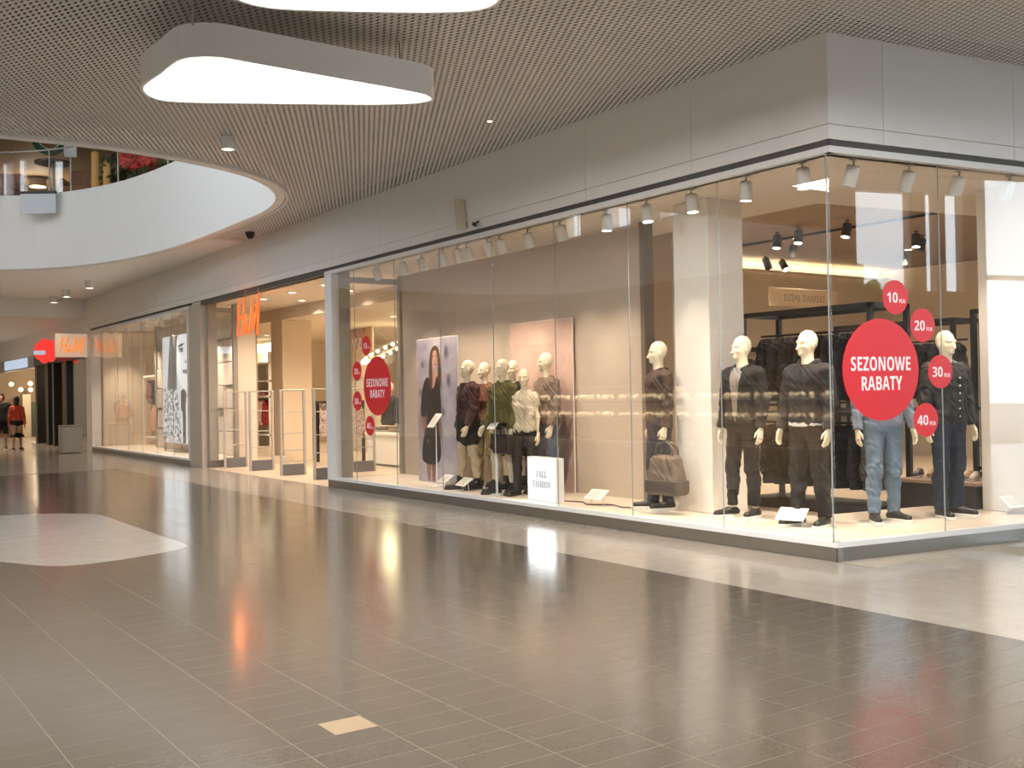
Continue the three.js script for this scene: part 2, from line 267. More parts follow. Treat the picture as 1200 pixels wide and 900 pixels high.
// ---------------------------------------------------------------- outer walls, the glazed entrance side, the corridor
{
  const south = structure('wall_south', 'white wall across the hall with a lit shoe shop niche', 'wall');
  part('wall_slab', [bx(SX, -0.3, SZ, -25, 5, SZ + 0.3), bx(SX, 5, SZ, -21.6, 6, SZ + 0.3), bx(-9, -0.3, SZ, -7.1, 5, SZ + 0.3), bx(-25, 3.2, SZ, -9, 5, SZ + 0.3)], M(0.2, 0.175, 0.15, 0.5), south);
  part('white_wall', bx(-7.1, -0.3, SZ, EX, 8, SZ + 0.3), whitePaint, south);
  part('niche', [bx(-25, -0.3, 15.4, -9, 3.4, 15.7), bx(-25.2, -0.3, SZ, -25, 3.4, 15.7), bx(-9, -0.3, SZ, -8.8, 3.4, 15.7), bx(-25, 3.2, SZ + 0.3, -9, 3.4, 15.7)], M(0.24, 0.18, 0.13, 0.7), south);
  part('niche_floor', bx(-25, -0.3, SZ, -9, 0, 15.4), creamFloor, south);
  const north = structure('wall_north', 'plain white wall closing the far side passage', 'wall');
  part('wall_slab', bx(along(23, 0).x - 0.5, -0.3, NZ - 0.3, EX, 8, NZ), paint, north);
  const e = structure('window_9', 'glazed mall entrance front with white posts looking out to the sky', 'window');
  // lower part solid, sky panels above; full-height glazing beyond z = -14.3
  const GZ = -14.3, greyWall = M(0.3, 0.26, 0.22, 0.6);
  part('lower_wall', bx(EX, -0.3, GZ, EX + 0.3, 3.93, SZ + 0.3), greyWall, e); part('head', bx(EX, 6.42, GZ, EX + 0.3, 7.4, SZ + 0.3), frameWhite, e); part('head', bx(EX, 7.1, NZ - 0.3, EX + 0.3, 7.4, GZ), frameWhite, e);
  const open = [[-13.6, -13.05], [-12.8, -12.45], [-12.0, -10.4]]; for (let z = -9.2; z < 11; z += 2.6) open.push([z, z + 1.7]);
  let last = GZ; for (const [a, b] of open) { part('pier', bx(EX, 3.93, last, EX + 0.3, 6.42, a), greyWall, e); part('pane', bx(EX + 0.1, 3.93, a, EX + 0.112, 6.42, b), glass, e); last = b; } part('pier', bx(EX, 3.93, last, EX + 0.3, 6.42, SZ + 0.3), greyWall, e);
  for (let k = 0; k < 4; k++) { const z0 = GZ - (k + 1) * 1.93, z1 = GZ - k * 1.93; part('pane', bx(EX + 0.1, 0, z0 + 0.05, EX + 0.112, 7.1, z1 - 0.05), glass, e); part('post', bx(EX, -0.3, z0 - 0.05, EX + 0.2, 7.1, z0 + 0.05), frameWhite, e); part('transom', bx(EX + 0.02, 4.25, z0 + 0.05, EX + 0.18, 4.37, z1 - 0.05), frameWhite, e); }
  const hall = structure('ceiling_entrance', 'high white ceiling of the glazed entrance hall', 'ceiling');
  part('roof_board', bx(HX, 7.4, NZ - 0.3, EX + 0.3, 7.6, SZ + 0.3), whitePaint, hall); part('upstand', bx(HX - 0.2, CH - 0.04, NZ, HX, 7.6, SZ), whitePaint, hall);
  const g = structure('ground_outside', 'grey paved ground outside the glazed entrance', 'ground');
  part('paving', bx(EX + 0.3, -0.35, -60, 70, -0.05, 40), M(0.34, 0.34, 0.33, 0.9), g);
  const w = structure('wall_west', 'lowered white corridor head and walls beyond the shop', 'wall');
  part('drop_head', bx(SX - 0.3, 4.12, 0, SX, CH + 0.3, SZ), paint, w);
  part('corridor_ceiling', bx(-46, 4.12, -0.3, SX - 0.3, 4.25, 8.3), whitePaint, w);
  part('corridor_wall', [bx(-46, -0.3, 7.4, SX, 4.3, 7.7), bx(SX - 0.1, -0.3, 7.7, SX, CH + 0.3, SZ)], paint, w);
  part('corridor_wall', [bx(-46, 3.3, -0.3, -28.3, 4.3, 0.0), bx(-46, -0.3, -5.3, -36.5, 4.3, -5.0), bx(-46.3, -0.3, -0.3, -46, 4.3, 8.3)], paint, w);
}
// ---------------------------------------------------------------- the shop: fascia, windows, inner shell
const GT = 3.64, DECK = 0.16;
{
  const f = structure('wall_fascia', 'pale grey panelled fascia above the shop windows', 'wall');
  for (let x = 0; x > SX; x -= 1.72) { const a = Math.max(x - 1.72, SX); part('panel', bx(a + 0.002, 3.895, -0.2, x - 0.002, CH, 0), paint, f); part('strip', bx(a + 0.002, 3.76, -0.2, x - 0.002, 3.89, 0), paint, f); }
  part('backing', bx(SX, 3.7, -0.35, -0.06, CH + 0.24, -0.19), darkGap, f);
  const r = structure('wall_corner_fascia', 'pale fascia panels running back from the shop corner', 'wall'); r.rotation.y = RTURN;   // local +z faces out, local -x runs back
  const cuts = [0, 0.66, 2.4, 4.12, 5.84, 7.56, 9.28, 11, 12.72, 14.44, 16.2];
  for (let k = 0; k < cuts.length - 1; k++) { const a = cuts[k] + 0.002, b = cuts[k + 1] - 0.002; part('panel', bx(a, 3.895, -0.2, b, CH, 0), paint, r); part('strip', bx(a, 3.76, -0.2, b, 3.89, 0), paint, r); }
  part('backing', bx(0.06, 3.7, -0.35, 16.2, CH + 0.24, -0.19), darkGap, r);
  r.children.forEach((c) => c.geometry.scale(1, 1, 1));
}
// one glazed front: local x from 0 to length, z=0 outside face
function glazing(name, label, len, joints, opts = {}) {
  const w = structure(name, label, 'window'), y0 = opts.y0 ?? 0.17;
  part('reveal', bx(0, 3.7, -0.12, len, 3.76, -0.03), darkGap, w);
  part('head_frame', bx(0, GT, -0.07, len, 3.7, 0.0), frameWhite, w);
  part('plinth', bx(0, 0, -0.1, len, 0.125, -0.012), steel, w);
  part('sill_frame', bx(0, 0.125, -0.1, len, 0.17, 0.0), frameWhite, w);
  for (let k = 0; k < joints.length - 1; k++) {
    part('pane', bx(joints[k] + 0.003, y0, -0.046, joints[k + 1] - 0.003, GT, -0.034), glass, w);
    if (k) part('joint', bx(joints[k] - 0.0025, y0, -0.0455, joints[k] + 0.0025, GT, -0.0345), silicone, w);
  }
  return w;
}
{
  const w2 = glazing('window_2', 'wide frameless display window beside the shop corner', 10.66, [0.27, 1.06, 2.45, 3.81, 5.17, 6.53, 7.89, 9.26, 10.62]); w2.position.x = -10.66;
  part('jamb', bx(0, 0.17, -0.14, 0.27, GT, 0.0), frameWhite, w2);
  const w1 = glazing('window_1', 'display window with the portrait lightbox beside the shop entrance', 9.6, [0.1, 1.4, 2.76, 4.12, 5.48, 6.84, 8.2, 9.45]); w1.position.x = -27.73;
  part('jamb', bx(0, 0.17, -0.12, 0.1, GT, 0), frameWhite, w1); part('jamb', bx(9.45, 0.17, -0.12, 9.6, GT, 0), frameWhite, w1);
  const w3 = glazing('window_3', 'frameless display window running back from the shop corner', 9, [0.03, 1.38, 2.74, 4.1, 5.46, 6.82, 8.95]); w3.rotation.y = RTURN;
  part('joint', bx(-0.006, 0.17, -0.046, 0.003, GT, -0.036), silicone, w3);
  // local x must run back along RD: turn the window so that +x = RD
  w3.rotation.y = Math.atan2(-RD.z, RD.x);
  const wf = scene.getObjectByName('wall_corner_fascia'); wf.rotation.y = Math.atan2(-RD.z, RD.x);
  const pier = structure('pillar', 'plain beige pier between the shop window and the entrance', 'pillar');
  part('shaft', bx(-18.13, 0, -0.3, -17.3, 3.7, 0.0), M(0.5, 0.43, 0.35, 0.5), pier);
  const end = structure('wall_end_pier', 'narrow white pier at the far end of the shop front', 'wall');
  part('shaft', bx(SX, 0, -0.3, -27.73, 3.76, 0.0), paint, end);
  part('partition', bx(SX, 0, -14, SX + 0.2, CH, -0.3), cream, end);
  // glazed returns either side of the entrance
  const ret = (name, label, x, z1, side) => {
    const w = structure(name, label, 'window'), fr = M(0.36, 0.33, 0.28, 0.45), y0 = 0.17;
    part('plinth', bx(x - 0.03, 0, z1, x + 0.03, 0.16, -0.12), steel, w);
    part('post', bx(x - 0.05, y0 - 0.01, z1 - 0.1, x + 0.05, 3.68, z1), fr, w); part('post', bx(x - 0.05, y0 - 0.01, -0.34, x + 0.05, 3.68, -0.14), fr, w);
    part('rail', bx(x - 0.04, 3.5, z1, x + 0.04, 3.6, -0.3), fr, w);
    part('pane', bx(x - 0.006, y0, z1, x + 0.006, 3.5, -0.34), glass, w); return w;
  };
  ret('window_4', 'glazed side of the display beside the entrance gates, grey framed', -10.42, -1.3, 1);
  ret('window_5', 'glazed side of the portrait display with a brown grey frame', -17.24, -0.72, -1);
  const head = structure('trim_2', 'slim dark head over the open shop entrance', 'trim');
  part('head', bx(-17.3, 3.66, -0.12, -10.66, 3.76, -0.02), darkGap, head);
}
// inner shell
{
  const dk = structure('floor_display', 'raised cream display deck behind the corner windows', 'floor'), a = along(0, 0.1), b = along(9, 0.1), c = along(9, 1.7);
  part('deck', slab([[-10.36, -0.11], [-0.11, -0.11], [b.x, b.z], [c.x, c.z], [-1.49, -1.5], [-10.36, -1.5]], 0, DECK), M(0.68, 0.59, 0.47, 0.4), dk);
  part('deck', bx(-27.6, 0, -2.1, -17.4, DECK, -0.11), M(0.68, 0.59, 0.47, 0.4), dk);
  const so = structure('ceiling_display', 'cream soffit above the display windows', 'ceiling'), s1 = along(16, 0.08), s2 = along(16, 2.3);
  part('soffit', slab([[-28.1, -0.08], [-0.1, -0.08], [s1.x, s1.z], [s2.x, s2.z], [-2.0, -2.2], [-28.1, -2.2]], 3.7, 3.82), M(0.74, 0.66, 0.56, 0.7), so);
  part('bulkhead', [bx(-10.4, 3.7, -2.3, -2.0, 4.4, -2.2), bx(-28.1, 3.42, -2.7, -10.4, 3.8, -2.2)], M(0.7, 0.62, 0.52, 0.7), so);
  const ic = structure('ceiling_shop', 'brown panelled ceiling inside the shop with tracks', 'ceiling'), brown = M(0.3, 0.225, 0.165, 0.75);
  for (let k = 0; k < 6; k++) { const za = -2.31 - k * 1.98, zb = -2.3 - (k + 1) * 1.98, e = (z) => -z * RD.x / -RD.z - 0.4; part('ceiling_board', slab([[-9.7, za], [e(za), za], [e(zb), zb], [-9.7, zb]], 4.3, 4.4), brown, ic); }
  part('cream_ceiling', bx(-28.1, 3.42, -14, -9.7, 3.5, -2.7), M(0.74, 0.64, 0.5, 0.7), ic);
  part('ceiling_track', bx(-9, 4.24, -4.5, -1.2, 4.28, -4.46), blackMetal, ic); part('ceiling_track', bx(-9, 4.24, -7.3, -0.6, 4.28, -7.26), blackMetal, ic);
  const bw = structure('wall_shop', 'cream inner walls of the shop', 'wall');
  part('rear_wall', bx(SX, 0, -14.3, 2.2, CH, -14), cream, bw);
  part('side_wall', [bx(-9.75, 2.3, -14, -9.6, 4.4, -4.6), bx(-9.75, 0, -14, -9.6, 2.3, -8)], cream, bw);
  part('corner_wall', slab([[along(9, 0).x, along(9, 0).z], [along(16.2, 0).x, along(16.2, 0).z], [along(16.2, 0.3).x, along(16.2, 0.3).z], [along(9, 0.3).x, along(9, 0.3).z]], 0, 3.76), paint, bw);
  part('lining', bx(-17.38, 0.0, -1.27, -17.26, 3.7, -0.83), cream, bw);
  const pil = (name, label, x0, z0, x1, z1, y0, y1, m = cream) => { const p = structure(name, label, 'column'); part('shaft', rb(x0, y0, z0, x1, y1, z1, 0.012), m, p); return p; };
  const off = M(0.8, 0.75, 0.68, 0.6);
  pil('column', 'square cream column standing on the deck near the corner', -2.92, -1.42, -2.36, -0.86, DECK, 3.7, off);
  pil('column_inner', 'cream column set back behind the brown shirt mannequin', -5.95, -3.6, -5.2, -3.0, 0, 4.3, off);
  const c3 = pil('column_side', 'broad cream column inside the corner side window', -0.35, -0.35, 0.35, 0.35, DECK, 3.7, off); const q = along(3.5, 0.75); c3.position.set(q.x, 0, q.z); c3.rotation.y = RTURN;
  const q4 = onY(333, 541, 0);
  pil('column_entrance', 'big square cream column facing the entrance gates', q4.x - 0.72, q4.z - 0.76, q4.x, q4.z, 0, 3.42, M(0.8, 0.68, 0.5, 0.6));
  // backdrop panel of the corner display, and of the portrait display
  const bd = solo('display_backdrop', [bx(-10.3, DECK, -1.4, -3.98, 3.66, -1.32)], M(0.52, 0.43, 0.34, 0.6), 'tall plain taupe backdrop panel behind the fashion posters', 'backdrop');
  const be = solo('backdrop_edge', [bx(-3.98, DECK, -1.44, -3.9, 3.68, -1.28)], M(0.2, 0.15, 0.11, 0.5), 'slim dark post closing the taupe backdrop panel', 'post');
  const g1 = thing('relief_backdrop', 'grey beige relief panel wall made of stacked square blocks', 'backdrop');
  part('board', bx(-25.0, DECK, -1.4, -17.5, 3.6, -1.3), M(0.45, 0.39, 0.32, 0.7), g1);
  const rn = rng(3), tones = [M(0.56, 0.5, 0.43, 0.7), M(0.5, 0.44, 0.37, 0.7), M(0.61, 0.55, 0.48, 0.7)];
  for (let i = 0; i < 13; i++) for (let j = 0; j < 6; j++) { const x = -25.0 + i * 0.575, y = 0.17 + j * 0.57; part('block', rb(x, y, -1.3, x + 0.56, y + 0.55, -1.27 + rn() * 0.09, 0.01), tones[Math.floor(rn() * 3)], g1); }
  const g2 = thing('panelled_backdrop', 'plain beige panelled backdrop beside the garment rail', 'backdrop');
  for (let k = 0; k < 4; k++) part('panel', bx(-27.7, DECK, -0.32 - (k + 1) * 0.45, -27.62, 3.66, -0.33 - k * 0.45), M(0.72, 0.6, 0.45, 0.6), g2);
  const post = solo('display_post', bx(-25.2, DECK, -1.45, -25.03, 3.68, -1.22), M(0.3, 0.26, 0.22, 0.5), 'tall grey post between garment rail and portrait', 'post');
}
// ---------------------------------------------------------------- mannequins and people: one posed skeleton, smooth body, clothes over it
const fabricBump = dataTex(128, 128, (u, v) => 0.5 + 0.5 * Math.sin(u * Math.PI * 64) * Math.sin(v * Math.PI * 64) * (0.6 + 0.4 * N32(u, v))); fabricBump.repeat.set(8, 8);
const cloth = (r, g, b, rough = 0.88, sheen = 0.06) => M(r, g, b, rough, { bumpMap: fabricBump, bumpScale: 0.0008, sheen, sheenRoughness: 0.6, sheenColor: col(r * 1.5 + 0.02, g * 1.5 + 0.02, b * 1.5 + 0.02) });
const mannequinSkin = M(0.82, 0.7, 0.5, 0.38), soleWhite = M(0.75, 0.72, 0.66, 0.6), blackLeather = M(0.02, 0.018, 0.017, 0.4);
function skeleton(o) {
  const fem = o.female, sh = fem ? 0.162 : 0.196, L = (side) => {
    const s = side, A = o.arms?.[s < 0 ? 0 : 1] ?? {}, Lg = o.legs?.[s < 0 ? 0 : 1] ?? {};
    const shoulder = V(s * sh, fem ? 1.43 : 1.45, -0.01), out = A.out ?? 0.13, fwd = A.fwd ?? 0.02, bend = A.bend ?? 0.22;
    const elbow = shoulder.clone().add(V(s * Math.sin(out) * 0.3, -Math.cos(out) * Math.cos(fwd) * 0.3, Math.sin(fwd) * 0.3));
    const wrist = elbow.clone().add(V(s * Math.sin(A.out2 ?? out * 0.55) * 0.26, -Math.cos(fwd + bend) * 0.26, Math.sin(fwd + bend) * 0.26));
    const hip = V(s * (fem ? 0.092 : 0.092), 0.93, 0), ankle = V(s * (Lg.out ?? 0.11), 0.085, Lg.fwd ?? 0), knee = hip.clone().lerp(ankle, 0.5).add(V(s * 0.005, 0, 0.022 + (Lg.knee ?? 0)));
    return { shoulder, elbow, wrist, hip, knee, ankle, toe: ankle.clone().add(V(s * 0.17 * Math.sin(Lg.turn ?? 0.18), -0.05, 0.17)) };
  };
  return { l: L(-1), r: L(1), fem };
}
const P3 = (a, b, ra, rb, kx, kz) => [a.x, a.y, a.z, b.x, b.y, b.z, ra, rb, kx ?? 1, kz ?? 1];
function torsoPrims(J, t = 0) {
  const f = J.fem, p = [];
  p.push([-0.075, 0.955, 0, 0.075, 0.955, 0, (f ? 0.118 : 0.112) + t, (f ? 0.118 : 0.112) + t, 1, 1.05]);
  p.push([-0.055, 1.08, 0, 0.055, 1.08, 0, (f ? 0.09 : 0.108) + t, (f ? 0.09 : 0.108) + t, 1, 1.05]);
  p.push([-0.06, 1.2, 0, 0.06, 1.2, 0, (f ? 0.09 : 0.113) + t, (f ? 0.09 : 0.113) + t, 1, 1.08]);
  p.push([-0.07, 1.32, 0, 0.07, 1.32, 0, (f ? 0.096 : 0.121) + t, (f ? 0.096 : 0.121) + t, 1, 1.12]);
  if (!f) p.push([-0.1, 1.39, 0, 0.1, 1.39, 0, 0.096 + t, 0.096 + t, 1, 1.05]);
  if (f) { p.push([-0.07, 1.29, 0.062, -0.07, 1.3, 0.062, 0.05 + t, 0.05 + t]); p.push([0.07, 1.29, 0.062, 0.07, 1.3, 0.062, 0.05 + t, 0.05 + t]); }
  p.push([-J.r.shoulder.x * 0.8, J.r.shoulder.y, -0.012, J.r.shoulder.x * 0.8, J.r.shoulder.y, -0.012, 0.068 + t, 0.068 + t]);
  p.push([0, 1.44, -0.018, 0, 1.58, 0.004, 0.062 + t, 0.05 + t]);
  return p;
}
const armPrims = (S, t = 0, f = false) => [P3(S.shoulder, S.elbow, (f ? 0.047 : 0.058) + t, (f ? 0.036 : 0.044) + t), P3(S.elbow, S.wrist, (f ? 0.037 : 0.045) + t, (f ? 0.024 : 0.03) + t)];
const legPrims = (S, t = 0, f = false, low = 0) => { const calf = S.knee.clone().lerp(S.ankle, 0.3).add(V(0, 0, -0.018)); return [P3(S.hip, S.knee, (f ? 0.088 : 0.092) + t, 0.058 + t), P3(S.knee, calf, 0.056 + t, 0.06 + t), P3(calf, S.ankle, 0.058 + t, 0.04 + t + low)]; };
function handPrims(S, grip = 0.35) {
  const d = S.wrist.clone().sub(S.elbow).normalize(), side = S.wrist.x > 0 ? 1 : -1, n = V(-side, 0, 0).addScaledVector(d, side * d.x).normalize(), s = n.clone().cross(d).multiplyScalar(side > 0 ? 1 : -1);
  if (s.z < 0) s.negate();                                          // s points to the thumb side (front)
  const p = [], at = (a, b, c) => S.wrist.clone().addScaledVector(d, a).addScaledVector(s, b).addScaledVector(n, c);
  p.push(P3(at(-0.03, 0, 0), at(0.02, 0, 0), 0.026, 0.024));
  for (const b of [-0.024, -0.008, 0.008, 0.024]) p.push(P3(at(0.015, b * 0.6, 0), at(0.085, b, 0.002), 0.016, 0.013));
  [[-0.028, 0.052], [-0.009, 0.068], [0.009, 0.074], [0.028, 0.066]].forEach(([b, len]) => {
    const k0 = at(0.088, b, 0.003), c1 = grip * 0.6, c2 = grip * 1.7, k1 = k0.clone().addScaledVector(d, Math.cos(c1) * len * 0.5).addScaledVector(n, Math.sin(c1) * len * 0.5), k2 = k1.clone().addScaledVector(d, Math.cos(c2) * len * 0.5).addScaledVector(n, Math.sin(c2) * len * 0.5);
    p.push(P3(k0, k1, 0.0095, 0.0088), P3(k1, k2, 0.0088, 0.0068));
  });
  const t0 = at(0.025, 0.026, 0.005), t1 = at(0.055, 0.047, 0.016), t2 = at(0.088, 0.05, 0.026); p.push(P3(t0, t1, 0.014, 0.011), P3(t1, t2, 0.0105, 0.008));
  return { p, c: at(0.08, 0, 0) };
}
function headField(o) {
  const yaw = o.headYaw ?? 0, pitch = o.headPitch ?? 0, cy = Math.cos(yaw), sy = Math.sin(yaw), cp = Math.cos(pitch), sp = Math.sin(pitch);
  return (x0, y0, z0) => {
    let x = x0 * cy - z0 * sy, z = x0 * sy + z0 * cy, y = y0 - 1.56; const y2 = y * cp + z * sp; z = z * cp - y * sp; y = y2 + 1.56;
    const ax = Math.abs(x);
    let d = ell(x, y - 1.745, z + 0.006, 0.076, 0.102, 0.096);
    d = smin(d, ell(x, y - 1.675, z - 0.032, 0.056, 0.068, 0.062), 0.05);
    d = smin(d, ell(x, y - 1.624, z - 0.074, 0.026, 0.02, 0.022), 0.03);
    const nz = (y - 1.715) / -0.045, nt = nz < 0 ? 0 : nz > 1 ? 1 : nz; d = smin(d, Math.hypot(x, y - (1.715 - nt * 0.045), z - (0.09 + nt * 0.024)) - (0.007 + nt * 0.006), 0.018);
    d = smin(d, ell(ax - 0.03, y - 1.738, z - 0.078, 0.034, 0.01, 0.014), 0.02);
    d = smin(d, ell(ax - 0.043, y - 1.688, z - 0.062, 0.02, 0.016, 0.02), 0.02);
    d = Math.max(d, -(ell(ax - 0.031, y - 1.72, z - 0.1, 0.019, 0.012, 0.018)));
    d = smin(d, ell(ax - 0.031, y - 1.72, z - 0.076, 0.014, 0.008, 0.012), 0.006);
    d = smin(d, ell(x, y - 1.651, z - 0.091, 0.021, 0.0055, 0.009), 0.006); d = smin(d, ell(x, y - 1.641, z - 0.089, 0.017, 0.006, 0.009), 0.006);
    d = smin(d, ell(ax - 0.077, y - 1.705, z + 0.008, 0.011, 0.032, 0.019), 0.01);
    return d;
  };
}
const wr = (x, y, z, a) => a * 0.45 * Math.sin(x * 61 + y * 47 - z * 53 + Math.sin(y * 29 + x * 21) * 2.2) + a * (Math.sin(y * 21 + x * 37 + z * 13 + Math.sin(z * 31 + y * 11) * 1.9) * Math.sin(x * 33 - y * 13 + z * 29 + Math.sin(y * 17 + x * 9) * 1.7));
// builds a figure's meshes under root; all clothes are parts of their own
const heads = {};
function figure(root, o) {
  const J = skeleton(o), f = J.fem, skin = o.skin ?? mannequinSkin, cell = o.cell ?? 0.013;
  const g = new THREE.Group(); const S = o.scale ?? 1; const add = (name, geo, m, parent = root) => { geo.scale(S, S, S); return part(name, geo, m, parent); };
  // body: torso, limbs, head and hands in one geometry
  const neckF = fieldOf([[0, 1.42, -0.018, 0, 1.52, -0.005, f ? 0.062 : 0.07, f ? 0.046 : 0.056], [0, 1.52, -0.005, 0, 1.66, 0.008, f ? 0.046 : 0.056, f ? 0.05 : 0.06]], 0.03), hf = headField(o);
  const hk = (f ? 'f' : 'm') + (o.fine ?? 0.0048), h0 = headField({}); heads[hk] ??= surf((x, y, z) => Math.max(smin(h0(x, y, z), neckF(x, y, z), 0.025), 1.43 - y), [-0.1, 1.42, -0.125], [0.1, 1.86, 0.135], o.fine ?? 0.0048);
  const pieces = [heads[hk].clone().rotateY(o.headYaw ?? 0)];
  const bodyPr = [...torsoPrims(J, -0.01), ...armPrims(J.l, -0.006, f), ...armPrims(J.r, -0.006, f), ...legPrims(J.l, -0.008, f), ...legPrims(J.r, -0.008, f), P3(J.l.ankle.clone().add(V(0, -0.04, -0.03)), J.l.toe, 0.035, 0.026), P3(J.r.ankle.clone().add(V(0, -0.04, -0.03)), J.r.toe, 0.035, 0.026)];
  pieces.push(surf(fieldOf(bodyPr, 0.045), [-0.46, 0, -0.27], [0.46, 1.6, 0.36], o.bodyCell ?? 0.023));
  for (const s of [J.l, J.r]) { const h = handPrims(s, o.grip ?? 0.35), c = h.c; pieces.push(surf(fieldOf(h.p, 0.01), [c.x - 0.09, c.y - 0.12, c.z - 0.11], [c.x + 0.09, c.y + 0.12, c.z + 0.11], o.handCell ?? 0.0046)); }
  add('body', mergeGeometries(pieces.map(flat)), skin);
  const made = {};
  for (const c of o.clothes ?? []) {
    const t = c.t ?? 0.014; let fn, lo = [-0.46, 0, -0.27], hi = [0.46, 1.62, 0.36];
    if (c.kind === 'top') {
      const T = fieldOf([...torsoPrims(J, t).slice(0, -1), [0, 1.42, -0.018, 0, 1.53, -0.002, 0.07 + t, 0.062 + t], ...(c.coat ? [[-0.09, 0.75, 0, 0.09, 0.75, 0, 0.12 + t, 0.12 + t], [-0.08, 0.9, 0, 0.08, 0.9, 0, 0.12 + t, 0.12 + t]] : [])], 0.08);
      const sl = c.sleeve ?? 1, arm = [J.l, J.r].map((s) => { const e = s.elbow, w = s.wrist.clone().addScaledVector(s.wrist.clone().sub(e).normalize(), -0.012); return sl >= 1 ? [P3(s.shoulder, e, 0.06 + t, 0.05 + t), P3(e, w, 0.05 + t, 0.036 + t * 0.8)] : [P3(s.shoulder, s.shoulder.clone().lerp(e, sl * 1.4), 0.06 + t, 0.056 + t)]; });
      const A = fieldOf([...arm[0], ...arm[1]], 0.02), ends = [J.l, J.r].map((s) => { const q = sl >= 1 ? s.wrist.clone() : s.shoulder.clone().lerp(s.elbow, sl * 1.4), d = (sl >= 1 ? s.wrist.clone().sub(s.elbow) : s.elbow.clone().sub(s.shoulder)).normalize(); q.addScaledVector(d, -0.008); return [q, d]; });
      const hem = c.hem ?? 0.9, neck = c.neck ?? 1.525, open = c.open ?? 0, am = c.wrinkle ?? 0.006;
      fn = (x, y, z) => {
        let a = A(x, y, z); for (const [q, d] of ends) { const e = (x - q.x) * d.x + (y - q.y) * d.y + (z - q.z) * d.z; if (Math.hypot(x - q.x, y - q.y, z - q.z) < 0.14 || e > 0) if (Math.abs(x - q.x) < 0.2) a = Math.max(a, e); }
        let b = Math.max(T(x, y, z), hem - y + (c.wave ? c.wave * Math.sin(x * 18 + z * 9) : 0));
        let d = smin(a, b, 0.014) + wr(x, y, z, am);
        d = Math.max(d, y - neck - (z < 0 ? 0.02 : -0.25 * Math.max(0, z) * (c.vneck ?? 0)));
        if (open > 0 && z > 0) { const wv = open * (c.taper ? Math.max(0, (y - c.taper) / (1.5 - c.taper)) : 1); d = Math.max(d, wv - Math.abs(x)); }
        return d;
      };
      hi[1] = 1.66;
    } else if (c.kind === 'trousers') {
      const T = fieldOf([[-0.075, 0.955, 0, 0.075, 0.955, 0, (f ? 0.119 : 0.113) + t, (f ? 0.119 : 0.113) + t, 1, 1.05], ...legPrims(J.l, t, f, c.low ?? 0), ...legPrims(J.r, t, f, c.low ?? 0)], 0.03), w = c.waist ?? 1.06, an = c.ankle ?? 0.09;
      fn = (x, y, z) => Math.max(T(x, y, z) + wr(x, y, z, c.wrinkle ?? 0.005) * (y < 0.35 || (y > 0.42 && y < 0.6) ? 1.7 : 0.8), y - w, an - y);
    } else if (c.kind === 'skirt') {
      const T = fieldOf([[-0.075, 0.97, 0, 0.075, 0.97, 0, 0.12 + t, 0.12 + t, 1, 1.05], [-0.08, c.hem, 0.02, 0.08, c.hem, 0.02, (c.flare ?? 0.13) + t, (c.flare ?? 0.13) + t]], 0.06);
      fn = (x, y, z) => Math.max(T(x, y, z) + wr(x, y, z, 0.005), y - 1.07, c.hem - y + 0.02 * Math.sin(x * 30));
    } else if (c.kind === 'collar') {
      const R = c.r ?? 0.085, hgt = c.h ?? 0.04; lo = [-0.2, 1.36, -0.2]; hi = [0.2, 1.64, 0.2];
      fn = (x, y, z) => { const k = Math.hypot(x, (z + 0.012) * 1.05), yy = y - (1.515 - Math.max(0, z) * (c.drop ?? 0.5)); return Math.max(Math.hypot(Math.max(0, Math.abs(k - R + Math.max(0, yy) * 0.15) - 0.004), Math.max(0, Math.abs(yy) - hgt)) - 0.014 - wr(x, y, z, 0.004), z > 0.03 ? (c.gap ?? 0) - Math.abs(x) : -1); };
    } else if (c.kind === 'tie') {
      lo = [-0.1, 0.98, 0.02]; hi = [0.1, 1.56, 0.3];
      const T = fieldOf(torsoPrims(J, (c.t ?? 0.02)).slice(0, -1), 0.06);
      fn = (x, y, z) => Math.max(Math.abs(T(x, y, z)) - 0.007, Math.abs(x) - (0.022 + (1.5 - y) * 0.06), y - 1.5, 1.02 - y, -z + 0.02);
    } else if (c.kind === 'hair') {
      lo = [-0.16, 1.45, -0.18]; hi = [0.16, 1.9, 0.16]; const len = c.len ?? 1.62;
      fn = (x, y, z) => Math.max(Math.min(hf(x, y, z) - 0.016, c.long ? ell(x, y - 1.62, z + 0.06, 0.085, 0.17, 0.06) : 9) - wr(x, y, z, 0.004), len - y, Math.min(z - 0.035, 1.775 - y));
    }
    made[c.name] = add(c.name, surf(fn, lo, hi, c.cell ?? (c.kind === 'collar' || c.kind === 'tie' ? 0.007 : cell)), c.m);
  }
  // shoes
  if (o.shoes) for (const s of [J.l, J.r]) {
    const A = s.ankle, T = s.toe, d = T.clone().sub(A).setY(0).normalize(), heel = A.clone().addScaledVector(d, -0.045), tip = A.clone().addScaledVector(d, 0.19), sh = o.shoes;
    const sole = (x, z, e) => { const t = Math.max(0, Math.min(1, ((x - heel.x) * d.x + (z - heel.z) * d.z) / 0.235)); return Math.hypot(x - heel.x - d.x * t * 0.235, z - heel.z - d.z * t * 0.235) - (0.036 + 0.012 * Math.sin(t * 2.6) + e); };
    const up = fieldOf([P3(heel.clone().setY(0.055), tip.clone().setY(0.045), 0.042, 0.036), P3(A.clone().setY(0.06), A.clone().setY(sh.boot ?? 0.1), 0.046, (sh.boot ? 0.052 : 0.043)), P3(A.clone().addScaledVector(d, 0.03).setY(0.075), A.clone().addScaledVector(d, 0.09).setY(0.05), 0.042, 0.036)], 0.03);
